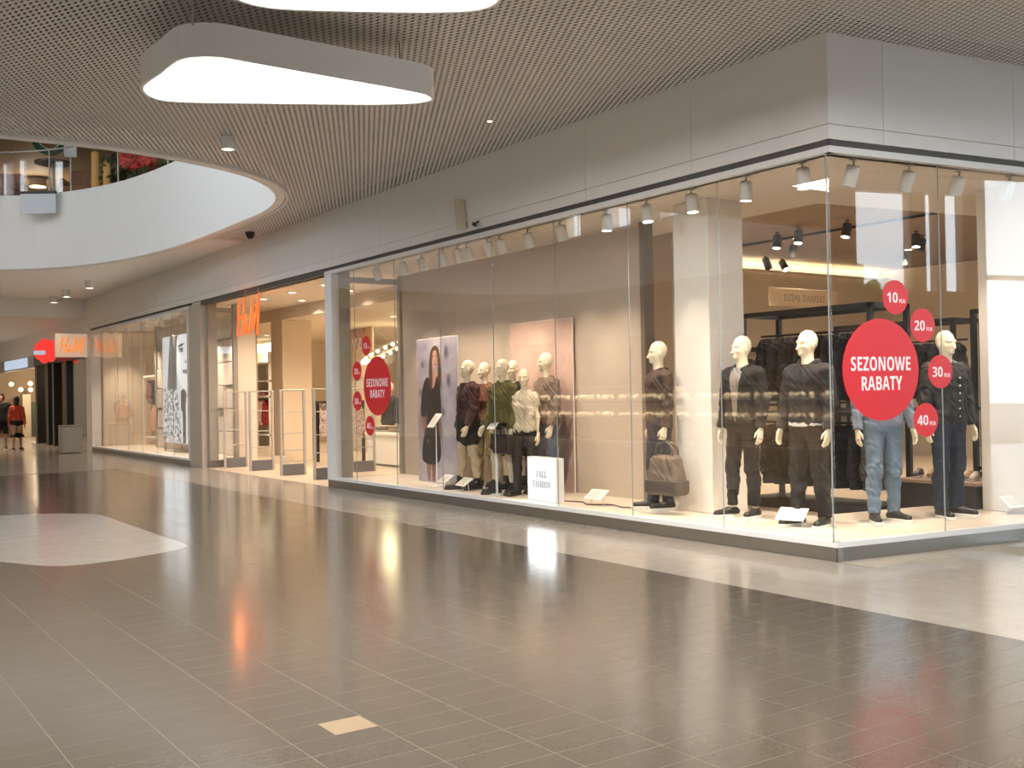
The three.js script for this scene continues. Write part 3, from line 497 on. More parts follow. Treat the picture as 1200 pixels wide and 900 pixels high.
    const lo = [Math.min(heel.x, tip.x) - 0.08, -0.005, Math.min(heel.z, tip.z) - 0.08], hi = [Math.max(heel.x, tip.x) + 0.08, (sh.boot ?? 0.1) + 0.06, Math.max(heel.z, tip.z) + 0.08];
    const shoe = add('shoe', surf((x, y, z) => Math.max(up(x, y, z), 0.026 - y, y - (sh.boot ?? 0.105)), lo, hi, 0.008), sh.m);
    add('sole', surf((x, y, z) => Math.max(sole(x, z, 0.007), 0.001 - y, y - 0.034), [lo[0], -0.01, lo[2]], [hi[0], 0.05, hi[2]], 0.008), sh.sole ?? soleWhite, shoe);
  }
  return J;
}
// ---------------------------------------------------------------- pendant lamps
const lampSide = M(0.86, 0.86, 0.86, 0.45);
function pendant(label, outline, y0, y1, rods) {
  const cx = outline.reduce((a, p) => a + p[0], 0) / outline.length, cz = outline.reduce((a, p) => a + p[1], 0) / outline.length;
  const L = thing('pendant_lamp', label, 'lamp', [cx, y0, cz], 0, 'rounded triangular pendant lamps');
  const pts = new THREE.CatmullRomCurve3(outline.map(([x, z]) => V(x - cx, 0, z - cz)), true, 'centripetal').getSpacedPoints(90).slice(0, -1).map((p) => [p.x, p.z]);
  const inset = (k) => pts.map(([x, z], i) => { const a = pts[(i + 89) % 90], b = pts[(i + 1) % 90], dx = b[0] - a[0], dz = b[1] - a[1], l = Math.hypot(dx, dz), nx = dz / l, nz = -dx / l, s = x * nx + z * nz > 0 ? -k : k; return [x + nx * s, z + nz * s]; });
  part('shell', slab(pts, 0, y1 - y0, [inset(0.025)]), lampSide, L); part('lid', slab(inset(0.02), y1 - y0 - 0.03, y1 - y0 - 0.01), lampSide, L);
  part('diffuser', slab(inset(0.022), 0.012, 0.03), glow(1, 0.97, 0.92, 2.2), L);
  for (const [x, z] of rods) part('rod', bar(V(x - cx, y1 - y0 - 0.02, z - cz), V(x - cx, CH - y0 + 0.02, z - cz), 0.009), greyMetal, L);
  // its light: an area light as large as the diffuser
  let x0 = 9, x1 = -9, z0 = 9, z1 = -9; for (const [x, z] of pts) { x0 = Math.min(x0, x); x1 = Math.max(x1, x); z0 = Math.min(z0, z); z1 = Math.max(z1, z); }
  const li = new THREE.RectAreaLight(col(1, 0.965, 0.92), LAMP, (x1 - x0) * 0.72, (z1 - z0) * 0.72); li.name = 'lamp_light'; li.rotation.x = -Math.PI / 2; li.position.set((x0 + x1) / 2, -0.01, (z0 + z1) / 2); L.add(li);
  return L;
}
const LA = [[-3.08, 5.13], [-3.26, 5.03], [-3.35, 4.9], [-3.33, 4.74], [-3.02, 4.12], [-2.42, 3.06], [-2.24, 2.86], [-2.08, 2.82], [-1.97, 2.95], [-1.94, 3.15], [-1.92, 3.8], [-1.9, 4.6], [-1.9, 4.85], [-2.0, 5.02], [-2.13, 5.1], [-2.6, 5.13], [-2.9, 5.15]];
pendant('grey rounded triangular pendant lamp with glowing diffuser, hung before the fascia', LA, 4.2, 4.46, [[-2.0, 5.02], [-2.2, 3.1], [-3.1, 4.9]]);
const LB = [[-0.74, 5.1], [-0.75, 4.9], [-0.6, 4.55], [-0.08, 3.7], [0.08, 3.62], [0.28, 3.66], [0.9, 4.0], [1.3, 4.3], [1.32, 4.5], [1.15, 4.75], [0.4, 5.2], [-0.2, 5.45], [-0.5, 5.42]];
pendant('grey rounded triangular pendant lamp with its long straight side towards the shop corner', LB, 4.2, 4.46, [[0.4, 4.5], [-0.3, 5.0], [0.2, 4.0]]);
const moved = (L, dx, dz, flip) => L.map(([x, z]) => flip ? [dx - x, dz - z] : [x + dx, z + dz]);
pendant('grey rounded triangular pendant lamp in the middle of the hall', moved(LA, 4.6, 1.0), 4.2, 4.46, [[2.0, 5.4]]);
pendant('grey rounded triangular pendant lamp near the glazed entrance hall', moved(LB, 3.0, 4.6), 4.2, 4.46, [[3.3, 9.2]]);
pendant('grey rounded triangular pendant lamp outside the corner side window', moved(LB, 3.2, -3.6), 4.2, 4.46, [[3.6, 0.9]]);
pendant('grey rounded triangular pendant lamp beside the shoe shop side of the hall', moved(LA, 0.2, 4.8), 4.2, 4.46, [[-2.2, 8.8]]);
// ---------------------------------------------------------------- small things on the hall ceiling and the fascia
{
  const dl = (px, py, label, r = 0.085, h = 0.16) => {
    const p = onY(px, py, CH), d = thing('surface_downlight', label, 'downlight', [p.x, CH - h, p.z], 0, 'surface downlights under the hall ceiling');
    part('housing', new THREE.LatheGeometry([[r - 0.012, 0.02], [r - 0.012, 0], [r, 0], [r, h - 0.005], [r - 0.005, h], [0, h]].map(([x, y]) => new THREE.Vector2(x, y)), 28), frameWhite, d);
    part('lens', cyl(r - 0.013, r - 0.013, 0.01, 0, 0.012, 0), glow(1, 0.95, 0.85, 3), d);
    const s = new THREE.SpotLight(col(1, 0.9, 0.75), r > 0.1 ? 2.5 : 16, 0, 0.7, 0.6); s.name = 'downlight_beam'; s.position.y = -0.02; s.target.position.set(0, -3, 0); d.add(s, s.target); return d;
  };
  dl(267, 160, 'white cylinder downlight on the mesh ceiling near the pendant lamp');
  for (const [x, y] of [[63, 347], [78, 340], [105, 329]]) dl(x, y, 'white cylinder downlight on the smooth ceiling before the dropped corridor head', 0.12, 0.2);
  const p = onY(574, 142, CH), r = thing('recessed_downlight', 'tiny lit recessed downlight in the mesh ceiling by the fascia', 'downlight', [p.x, CH, p.z]);
  part('ring', new THREE.TorusGeometry(0.03, 0.006, 8, 24).rotateX(Math.PI / 2), frameWhite, r); part('lens', cyl(0.028, 0.028, 0.006, 0, -0.004, 0), glow(1, 0.95, 0.85, 6), r);
  const c = onY(293, 272, CH), cam = thing('security_camera', 'black dome security camera under the ceiling beside the atrium', 'camera', [c.x, CH, c.z]);
  part('mount', cyl(0.09, 0.09, 0.05, 0, -0.05, 0), blackMetal, cam); part('dome', new THREE.SphereGeometry(0.08, 20, 10, 0, Math.PI * 2, Math.PI / 2, Math.PI / 2).translate(0, -0.05, 0), M(0.02, 0.02, 0.02, 0.1), cam);
  const w = thing('wire_hanger', 'thin pale wire hanging from the ceiling behind the pendant lamp', 'wire', [0, 0, 0]); const hp = onY(312, 122, CH);
  part('wire', bar(V(hp.x, CH, hp.z), V(hp.x, CH - 0.2, hp.z), 0.006), M(0.6, 0.55, 0.4, 0.5), w); part('tip', cyl(0.014, 0.014, 0.03, hp.x, CH - 0.22, hp.z), M(0.6, 0.55, 0.4, 0.5), w);
  // leaning antenna plate and tiny camera on the fascia
  const a0 = onZ(540, 226, 0.0), a1 = onZ(552, 266, 0.0), an = thing('antenna_panel', 'slim beige panel antenna leaning out from the fascia', 'antenna', [a1.x - 0.1, a1.y - 0.02, 0]);
  const pl = part('plate', rb(-0.015, 0, 0.01, 0.015, 0.42, 0.16, 0.006), M(0.6, 0.54, 0.4, 0.5), an); pl.rotation.z = 0.12; part('bracket', rb(-0.03, 0.02, 0, 0.03, 0.1, 0.03, 0.005), greyMetal, an);
  const b0 = onZ(561, 262, 0), bc = thing('bullet_camera', 'small black bullet camera fixed low on the fascia', 'camera', [b0.x, b0.y, 0]);
  part('arm', bar(V(0, 0.03, 0), V(0, 0.0, 0.06), 0.012), blackMetal, bc); part('barrel', bar(V(-0.05, 0.0, 0.05), V(0.06, -0.03, 0.1), 0.028, 14), blackMetal, bc);
}
// ---------------------------------------------------------------- spotlights in the shop
function spotFixture(name, label, group, p, dir, mats, opts = {}) {
  const d = dir.clone().normalize(), r = opts.r ?? 0.065, L = opts.len ?? 0.2, t = thing(name, label, 'spotlight', [p.x, p.y, p.z], 0, group), head = new THREE.Quaternion().setFromUnitVectors(V(0, -1, 0), d);
  part('stem', bar(V(0, 0, 0), V(0, -0.07, 0), 0.012), mats[0], t); part('mount', cyl(0.035, 0.035, 0.015, 0, -0.015, 0), mats[0], t);
  const c = V(0, -0.07, 0).addScaledVector(d, 0.02);
  const hg = new THREE.LatheGeometry([[0, 0.5], [0.8, 0.5], [1, 0.44], [1, -0.5], [0.9, -0.5], [0.88, -0.44]].map(([x, y]) => new THREE.Vector2(x * r, y * L)), 22).applyQuaternion(head).translate(c.x + d.x * L * 0.35, c.y + d.y * L * 0.35, c.z + d.z * L * 0.35);
  const can = part('head', hg, mats[0], t);
  const mouth = c.clone().addScaledVector(d, L * 0.81);
  part('lens', new THREE.CylinderGeometry(r * 0.87, r * 0.87, 0.008, 20).applyQuaternion(head).translate(mouth.x, mouth.y, mouth.z), mats[1], can);
  if (opts.power) { const s = new THREE.SpotLight(opts.color ?? col(1, 0.81, 0.64), opts.power, 0, opts.angle ?? 0.62, 0.7); s.name = 'spot_beam'; s.shadow.radius = 2; s.position.copy(mouth).addScaledVector(d, 0.04); s.target.position.copy(mouth).addScaledVector(d, 2); t.add(s, s.target); }
  return t;
}
const spotLens = glow(1, 0.92, 0.78, 9), WHITE = [M(0.7, 0.66, 0.6, 0.45), spotLens], BLACK = [M(0.06, 0.055, 0.05, 0.45), spotLens];
{
  // along the front window and round the corner
  for (const [x, k] of [[-3.48, 0], [-2.79, 0.15], [-2.07, 0.1], [-1.29, -0.05], [-0.58, 0.1]]) spotFixture('display_spotlight', 'white cylinder spotlight above the front window near the corner', 'white spotlights over the front display', V(x, 3.7, -0.34), V(k, -1, 0.02), WHITE, { power: SPOT });
  for (const [x, on] of [[-7.3, 1], [-6.85, 0], [-6.6, 1], [-6.05, 1], [-5.75, 0], [-8.5, 1], [-4.4, 1], [-5.1, 1], [-9.4, 1], [-7.9, 1]]) spotFixture('display_spotlight', on ? 'lit white cylinder spotlight in the cluster above the taupe backdrop' : 'unlit white cylinder spotlight in the cluster above the taupe backdrop', on ? 'lit spotlights over the posters' : 'unlit spotlights over the posters', V(x, 3.7, -0.34), V(0.05, -1, -0.3), on ? WHITE : [WHITE[0], M(0.3, 0.28, 0.25, 0.2)], { power: on ? SPOT * 0.8 : 0 });
  for (const s of [0.62, 1.34, 2.02, 2.75, 3.6]) { const p = along(s, 0.34, 3.7); spotFixture('display_spotlight', 'white cylinder spotlight above the window round the corner', 'white spotlights over the corner side display', p, V(-0.35, -1, 0.02), WHITE, { power: SPOT }); }
  for (let k = 0; k < 6; k++) spotFixture('display_spotlight', 'white spotlight above the portrait display window', 'white spotlights over the portrait display', V(-26.8 + k * 1.7, 3.7, -0.4), V(0, -1, -0.3), WHITE, { power: SPOT * 2, angle: 0.8 });
  // black track heads in the menswear room
  for (const [x, y, dx, dz, on] of [[911, 272, 0.05, 0.2, 1], [936, 266, 0.1, 0.25, 1], [930, 284, -0.1, 0.1, 0], [993, 258, 0, 0.3, 1], [962, 318, 0, 0.2, 0], [976, 318, 0.4, 0.3, 1], [897, 300, 0.6, 0.2, 0], [916, 303, 0.7, 0.1, 1], [1095, 255, -0.3, 0.5, 1], [1116, 252, 0.55, 0.2, 1], [1074, 296, 0.1, 0.2, 1], [1082, 300, -0.2, 0.2, 0], [1060, 318, 0.2, 0.2, 0]]) {
    const p = onY(x, y, x > 1050 ? 3.9 : 4.28); if (x > 1050) p.y = 4.28; spotFixture('track_spotlight', on ? 'lit black track spotlight under the brown shop ceiling' : 'unlit black track spotlight under the brown shop ceiling', on ? 'lit black track spotlights' : 'unlit black track spotlights', p, V(dx, -1, dz), on ? BLACK : [BLACK[0], M(0.1, 0.09, 0.08, 0.3)], { power: on ? SPOT * 1.1 : 0, r: 0.075, len: 0.24, angle: 0.8 });
  }
}
function ceilLight(x, z, y, power, label, group) {
  const d = thing('shop_downlight', label, 'downlight', [x, y, z], 0, group);
  part('ring', new THREE.TorusGeometry(0.085, 0.012, 8, 26).rotateX(Math.PI / 2), frameWhite, d); part('lens', cyl(0.08, 0.08, 0.006, 0, -0.006, 0), glow(1, 0.88, 0.68, 7), d);
  const s = new THREE.SpotLight(col(1, 0.79, 0.6), power, 0, 1.25, 0.8); s.name = 'downlight_beam'; s.shadow.radius = 4; s.position.y = -0.03; s.target.position.set(0, -3, 0); d.add(s, s.target); return d;
}
for (const [x, z, y] of [[-15.8, -0.9, 3.7], [-14.2, -0.9, 3.7], [-12.6, -0.9, 3.7], [-11.2, -0.9, 3.7], [-15.8, -1.8, 3.7], [-13.4, -1.8, 3.7]]) ceilLight(x, z, y, DOWN * 0.75, 'round recessed downlight over the shop entrance', 'downlights over the entrance');
for (const z of [-4.2, -7.4, -11]) for (const x of [-24, -19.4, -16, -12.4]) ceilLight(x, z, 3.42, DOWN * 1.4, 'round recessed downlight in the cream inner shop ceiling', 'downlights of the inner shop');
for (const z of [-4.2, -7.6, -11]) for (const x of [-6.8, -2.6]) ceilLight(x, z, 4.3, DOWN * 1.2, 'round recessed downlight in the brown shop ceiling', 'downlights of the menswear room');

// ---------------------------------------------------------------- lettering
const ORANGE = glow(1, 0.17, 0.03, 0.5);
// slanted brush capitals built as strokes; x to the right, height 1
function brushLetters(depth) {
  const slant = (x, y) => [x + y * 0.22, y], poly = (pts) => new THREE.Shape(pts.map(([x, y]) => new THREE.Vector2(...slant(x, y))));
  const S = [], stroke = (x0, y0, x1, y1, w0, w1) => S.push(poly([[x0 - w0 / 2, y0], [x0 + w0 / 2, y0 - 0.02], [(x0 + x1) / 2 + (w0 + w1) / 4, (y0 + y1) / 2], [x1 + w1 / 2, y1 + 0.02], [x1 - w1 / 2, y1], [(x0 + x1) / 2 - (w0 + w1) / 4, (y0 + y1) / 2]]));
  stroke(0.1, 0.0, 0.08, 1.0, 0.075, 0.1); stroke(0.43, 0.0, 0.42, 1.03, 0.075, 0.1); S.push(poly([[0.1, 0.42], [0.44, 0.5], [0.44, 0.58], [0.1, 0.5]]));
  const amp = [[0.82, 0.02], [0.74, 0.12], [0.64, 0.04], [0.56, 0.08], [0.55, 0.22], [0.62, 0.34], [0.58, 0.46], [0.63, 0.57], [0.71, 0.54], [0.73, 0.44], [0.67, 0.35], [0.74, 0.22], [0.79, 0.3], [0.84, 0.28], [0.79, 0.16], [0.86, 0.06]];
  S.push(poly(amp));
  stroke(0.98, -0.02, 0.98, 1.02, 0.075, 0.09); stroke(0.98, 1.0, 1.22, 0.08, 0.09, 0.08); stroke(1.22, 0.08, 1.44, 1.05, 0.08, 0.09); stroke(1.5, -0.03, 1.46, 1.02, 0.1, 0.09);
  return S.map((s) => new THREE.ExtrudeGeometry(s, { depth, bevelEnabled: false }));
}
{
  const sg = thing('hanging_letter_sign', 'glowing orange slanted letter sign hung under the fascia at the entrance', 'sign', [-14.95, 2.82, 0.02]);
  const L = brushLetters(0.018), h = 0.74, names = ['letter', 'letter', 'letter', 'ampersand', 'letter', 'letter', 'letter', 'letter'];
  const grp = [L.slice(0, 3), L.slice(3, 4), L.slice(4)];
  grp.forEach((g, i) => part(i === 1 ? 'ampersand' : 'letter', g.map((q) => q.scale(h * 1.08, h, 1)), ORANGE, sg));
  for (const x of [0.5, 1.2]) part('rod', bar(V(x, 0.6, -0.02), V(x, 0.9, -0.02), 0.012), greyMetal, sg);
  part('backing_rail', [bx(0.05, 0.3, -0.02, 1.25, 0.315, -0.005), bx(0.15, 0.6, -0.02, 1.35, 0.615, -0.005)], greyMetal, sg);
  const pl = new THREE.PointLight(col(1, 0.25, 0.06), 1.2); pl.name = 'sign_light'; pl.intensity = 0.5; pl.position.set(0.6, 0.35, 0.25); sg.add(pl);
  // blade sign at the far end
  const bs = thing('blade_sign', 'pale projecting blade sign with orange slanted letters at the shop end', 'sign', [-28.05, 2.9, 0.02]);
  part('panel', rb(-0.05, 0, 0, 0.05, 0.72, 0.92, 0.01), glow(0.9, 0.66, 0.48, 0.24), bs);
  brushLetters(0.02); const B = brushLetters(0.02); [B.slice(0, 3), B.slice(3, 4), B.slice(4)].forEach((g, i) => part(i === 1 ? 'ampersand' : 'letter', g.map((q) => q.scale(0.43, 0.46, 1).rotateY(Math.PI / 2).translate(0.055, 0.13, 0.84)), glow(1, 0.24, 0.02, 0.55), bs));
  part('bracket', bx(-0.02, 0.3, -0.05, 0.02, 0.4, 0.02), greyMetal, bs);
}
const RED = [0.74, 0.035, 0.05];
function sticker(label, big, text, P, turn, r) {
  const t = canvasTex(512, 512, (c, w) => {
    c.fillStyle = '#d92b33'; c.fillRect(0, 0, w, w); c.fillStyle = '#fbeef0'; c.textAlign = 'center'; c.textBaseline = 'middle';
    if (big) { c.font = 'bold 84px sans-serif'; c.save(); c.translate(256, 228); c.scale(0.9, 1.15); c.fillText('SEZONOWE', 0, 0, 520); c.restore(); c.save(); c.translate(256, 326); c.scale(0.9, 1.15); c.fillText('RABATY', 0, 0); c.restore(); }
    else { c.font = 'bold 210px sans-serif'; c.fillText(text, 195, 262); c.font = 'bold 84px sans-serif'; c.fillText('PLN', 395, 312, 130); }
  });
  const s = thing('window_sticker', label, 'sticker', [P.x, P.y, P.z], turn);
  const g = new THREE.CylinderGeometry(r, r, 0.002, 56).rotateX(Math.PI / 2).rotateZ(Math.PI / 2);
  const d = new THREE.CircleGeometry(r, 64).translate(0, 0, 0.0012), e = new THREE.CylinderGeometry(r, r, 0.002, 64, 1, true).rotateX(Math.PI / 2);
  part('print', d, M(1, 1, 1, 0.35, { map: t }), s); part('film', [e, new THREE.CircleGeometry(r, 64).rotateY(Math.PI).translate(0, 0, -0.001)], M(0.7, 0.06, 0.08, 0.4), s);
  return s;
}
const onR = (s, y) => along(s, 0.03, y);
sticker('large red round sale sticker with white words on the corner side window', true, '', onR(0.6, 1.703), RTURN, 0.466);
const POS = { 10: 'small red sticker reading ten above', 20: 'small red sticker reading twenty at the upper side of', 30: 'small red sticker reading thirty beside', 40: 'small red sticker reading forty at the lower side of' };
[['10', 0.792, 2.369], ['20', 1.13, 2.114], ['30', 1.349, 1.679], ['40', 1.147, 1.229]].forEach(([t, s, y]) => sticker(`${POS[t]} the sale sticker by the corner`, false, t, onR(s, y), RTURN, 0.158));
sticker('large red round sale sticker on the front window near the entrance', true, '', V(-8.815, 1.703, -0.03), 0, 0.466);
[['10', -9.176, 2.358], ['20', -9.515, 1.956], ['30', -9.518, 1.468], ['40', -9.089, 1.071]].forEach(([t, x, y]) => sticker(`${POS[t]} the sale sticker by the entrance`, false, t, V(x, y, -0.03), 0, 0.158));

// ---------------------------------------------------------------- anti-theft gates
{
  const gm = M(0.5, 0.46, 0.4, 0.4), bm = M(0.16, 0.155, 0.16, 0.5);
  const gate = (x, z, label) => {
    const g = thing('security_gate', label, 'gate', [x, 0, z], 0, 'anti-theft gates across the entrance');
    part('base', rb(-0.045, 0.0, -0.47, 0.045, 0.22, -0.03, 0.008), bm, g);
    for (const zz of [-0.5, 0]) part('post', rb(-0.025, 0, zz - 0.025, 0.025, 1.7, zz + 0.025, 0.006), gm, g);
    part('top_rail', bar(V(0, 1.69, -0.5), V(0, 1.69, 0), 0.014), gm, g);
    for (const y of [1.27, 0.84, 0.5]) part('crossbar', bar(V(0, y, -0.48), V(0, y, -0.02), 0.009), gm, g);
    return g;
  };
  [[264, 547], [294, 552], [330, 557.5], [369, 562.5]].forEach(([px, py], i) => { const p = i ? onY(px, py, 0) : onX(px, py, -16.95); gate(p.x, p.z, ['anti-theft gate beside the brown grey framed glazed return', 'second anti-theft gate from the beige pier, before the shelves', 'anti-theft gate in front of the big cream column', 'anti-theft gate beside the white window jamb'][i]); });
  const p = onY(413, 553.5, 0); gate(p.x, p.z, 'anti-theft gate seen through the glazed return, before the white table');
}
// ---------------------------------------------------------------- posters and lightboxes
function drawDressPoster(c, w, h) {                                 // print of a photograph: generic long-haired woman in a black dress
  const r = rng(11); c.fillStyle = '#b3a9b0'; c.fillRect(0, 0, w, h);
  for (let i = 0; i < 900; i++) { const k = 10 + r() * 60; c.fillStyle = ['rgba(206,198,204,0.13)', 'rgba(160,152,170,0.13)', 'rgba(190,172,170,0.12)', 'rgba(146,150,176,0.13)', 'rgba(222,216,218,0.14)', 'rgba(120,112,134,0.08)'][i % 6]; c.beginPath(); c.ellipse(r() * w, r() * h, k, k * (0.4 + r()), r() * 3, 0, 7); c.fill(); }
  for (const [x, y, a, q] of [[305, 110, 16, 60], [265, 575, 24, 34], [60, 200, 12, 30], [30, 420, 14, 24], [330, 330, 14, 50]]) for (let i = 0; i < 14; i++) { c.fillStyle = 'rgba(78,70,92,0.11)'; c.beginPath(); c.ellipse(x + (r() - 0.5) * 20, y + (r() - 0.5) * 50, a * (0.5 + r()), q * (0.4 + r() * 0.7), (r() - 0.5), 0, 7); c.fill(); }
  const P = (pts, f) => { const n = pts.length, m = (i) => [(pts[i % n][0] + pts[(i + 1) % n][0]) / 2, (pts[i % n][1] + pts[(i + 1) % n][1]) / 2]; c.fillStyle = f; c.beginPath(); c.moveTo(...m(0)); for (let i = 1; i <= n; i++) c.quadraticCurveTo(...pts[i % n], ...m(i)); c.fill(); };
  const lines = (n, f) => { for (let i = 0; i < n; i++) f(i); };
  P([[88, 940], [84, 1020], [98, 1126], [128, 1126], [134, 1020], [136, 940]], '#8f6a60'); P([[140, 940], [142, 1020], [146, 1126], [176, 1126], [182, 1020], [190, 940]], '#86625a');
  P([[34, 560], [40, 650], [62, 760], [92, 822], [118, 808], [106, 760], [92, 640], [84, 560]], '#a97e6c'); P([[214, 600], [226, 690], [236, 790], [252, 780], [256, 690], [240, 590]], '#9c7260');
  P([[120, 290], [80, 318], [50, 400], [28, 560], [34, 620], [88, 616], [96, 560], [92, 690], [52, 800], [36, 930], [48, 978], [130, 996], [216, 978], [246, 920], [240, 800], [222, 680], [224, 620], [252, 600], [250, 470], [240, 360], [226, 310], [190, 286], [156, 380]], '#262122');
  lines(60, () => { const x = 60 + r() * 160, y = 330 + r() * 600; c.strokeStyle = r() < 0.5 ? 'rgba(64,56,58,0.35)' : 'rgba(8,6,8,0.4)'; c.lineWidth = 2 + r() * 4; c.beginPath(); c.moveTo(x, y); c.quadraticCurveTo(x + (r() - 0.5) * 50, y + 30, x + (r() - 0.5) * 60, y + 40 + r() * 60); c.stroke(); });
  P([[128, 276], [150, 370], [168, 398], [190, 360], [212, 276], [190, 240], [150, 240]], '#d0a18c');
  P([[160, 96], [156, 160], [168, 216], [190, 244], [212, 222], [228, 166], [224, 98], [192, 76]], '#deb29d'); P([[200, 100], [206, 180], [196, 238], [216, 216], [230, 160], [224, 100]], '#c08f7a');
  P([[196, 52], [156, 72], [136, 150], [124, 260], [130, 370], [152, 410], [164, 330], [160, 230], [158, 150], [176, 100], [194, 90], [214, 102], [228, 150], [226, 240], [224, 330], [240, 400], [258, 350], [254, 230], [246, 130], [232, 74]], '#5a3d2c');
  lines(90, (i) => { const L = i % 2, x = L ? 136 + r() * 24 : 226 + r() * 22, y = 110 + r() * 60; c.strokeStyle = ['rgba(150,104,66,0.5)', 'rgba(52,32,22,0.55)', 'rgba(110,74,48,0.5)'][i % 3]; c.lineWidth = 1.5 + r() * 2.5; c.beginPath(); c.moveTo(L ? 176 : 214, 86); c.bezierCurveTo(x, y, x + (r() - 0.5) * 20, y + 100, x + (r() - 0.5) * 30, 320 + r() * 70); c.stroke(); });
  const E = (x, y, a, q, f) => { c.fillStyle = f; c.beginPath(); c.ellipse(x, y, a, q, 0, 0, 7); c.fill(); };
  for (const x of [176, 208]) { E(x, 146, 9, 4.5, '#f0ddd0'); E(x, 146, 4.5, 4.5, '#33241c'); c.fillStyle = '#3a281f'; c.fillRect(x - 11, 131, 22, 3.5); c.fillRect(x - 10, 141, 20, 2); } E(192, 178, 6, 9, '#c4917c'); E(192, 203, 13, 5, '#94433f'); E(192, 202, 12, 1.2, '#5f2624');
  lines(10, (i) => { c.strokeStyle = '#8a6455'; c.lineWidth = 3; c.beginPath(); c.moveTo(92 + i % 5 * 5, 790); c.lineTo(98 + i % 5 * 5, 826); c.stroke(); });
}
function drawSoftPoster(c, w, h) {
  const r = rng(21); c.fillStyle = '#c4a08c'; c.fillRect(0, 0, w, h);
  for (let i = 0; i < 500; i++) { const k = 20 + r() * 110, y = r(); c.fillStyle = y < 0.4 ? ['rgba(222,190,172,0.13)', 'rgba(196,160,146,0.13)', 'rgba(228,204,190,0.13)'][i % 3] : ['rgba(150,116,110,0.12)', 'rgba(118,98,112,0.12)', 'rgba(206,176,160,0.12)'][i % 3]; c.beginPath(); c.ellipse(r() * w, y * h, k, k * 0.5, r() * 3, 0, 7); c.fill(); }
  c.fillStyle = 'rgba(60,50,62,0.5)'; for (let i = 0; i < 26; i++) { c.beginPath(); c.ellipse(w * (0.2 + 0.7 * r()), h * (0.62 + 0.35 * r()), 14 + r() * 26, 40 + r() * 90, r() * 0.6, 0, 7); c.fill(); }
}
function drawPortrait(c, w, h) {                                    // black and white close-up: long hair, half of a generic face at the edge
  const r = rng(31); c.fillStyle = '#dfe2e5'; c.fillRect(0, 0, w, h);
  c.fillStyle = '#f6f7f8'; c.beginPath(); c.moveTo(w * 0.58, -5); c.quadraticCurveTo(w * 0.52, h * 0.18, w * 0.58, h * 0.33); c.quadraticCurveTo(w * 0.68, h * 0.46, w * 0.86, h * 0.5); c.lineTo(w, h * 0.5); c.lineTo(w, -5); c.fill();
  c.lineWidth = 6; for (let i = 0; i < 130; i++) { const x = w * (0.3 + 0.3 * r()), g = 20 + r() * 110 | 0; c.strokeStyle = `rgba(${g},${g + 2},${g + 5},0.75)`; c.beginPath(); c.moveTo(x + w * 0.04, -10); c.bezierCurveTo(x - 10, h * 0.18, x - 40 + r() * 40, h * 0.36, x - 70 + r() * 90, h * 0.6); c.stroke(); }
  const E = (x, y, a, b, f, t = 0) => { c.fillStyle = f; c.beginPath(); c.ellipse(w * x, h * y, w * a, h * b, t, 0, 7); c.fill(); };
  E(0.76, 0.1, 0.13, 0.012, '#2a2d30', -0.15); E(0.77, 0.145, 0.11, 0.022, '#9da2a7'); E(0.78, 0.145, 0.085, 0.014, '#f0f1f2'); E(0.79, 0.145, 0.045, 0.015, '#1c1e20'); E(0.77, 0.13, 0.11, 0.006, '#1c1e20', -0.05);
  E(0.97, 0.25, 0.06, 0.014, '#a9adb1'); E(0.94, 0.262, 0.02, 0.007, '#53575b'); E(0.93, 0.335, 0.12, 0.014, '#7b7f84'); E(0.93, 0.35, 0.1, 0.014, '#8f9398'); E(0.92, 0.341, 0.11, 0.003, '#33363a');
  c.fillStyle = '#17191b'; c.beginPath(); c.moveTo(w * 0.74, h * 0.52); c.quadraticCurveTo(w * 0.9, h * 0.47, w * 0.97, h * 0.56); c.lineTo(w * 0.88, h * 0.72); c.lineTo(w * 0.74, h * 0.7); c.fill(); c.fillRect(w * 0.8, h * 0.66, w * 0.12, h * 0.36);
  for (let i = 0; i < 900; i++) { const y = h * (0.5 + 0.5 * r()), x = w * (0.02 + 0.72 * r() * (0.6 + 0.4 * (y / h))); c.fillStyle = ['#55585c', '#8b8f94', '#d5d8db', '#3b3e42', '#f4f5f6', '#e4e6e8'][Math.floor(r() * 6)]; c.beginPath(); c.ellipse(x, y, 5 + r() * 8, 4 + r() * 6, r() * 3, 0, 7); c.fill(); }
}
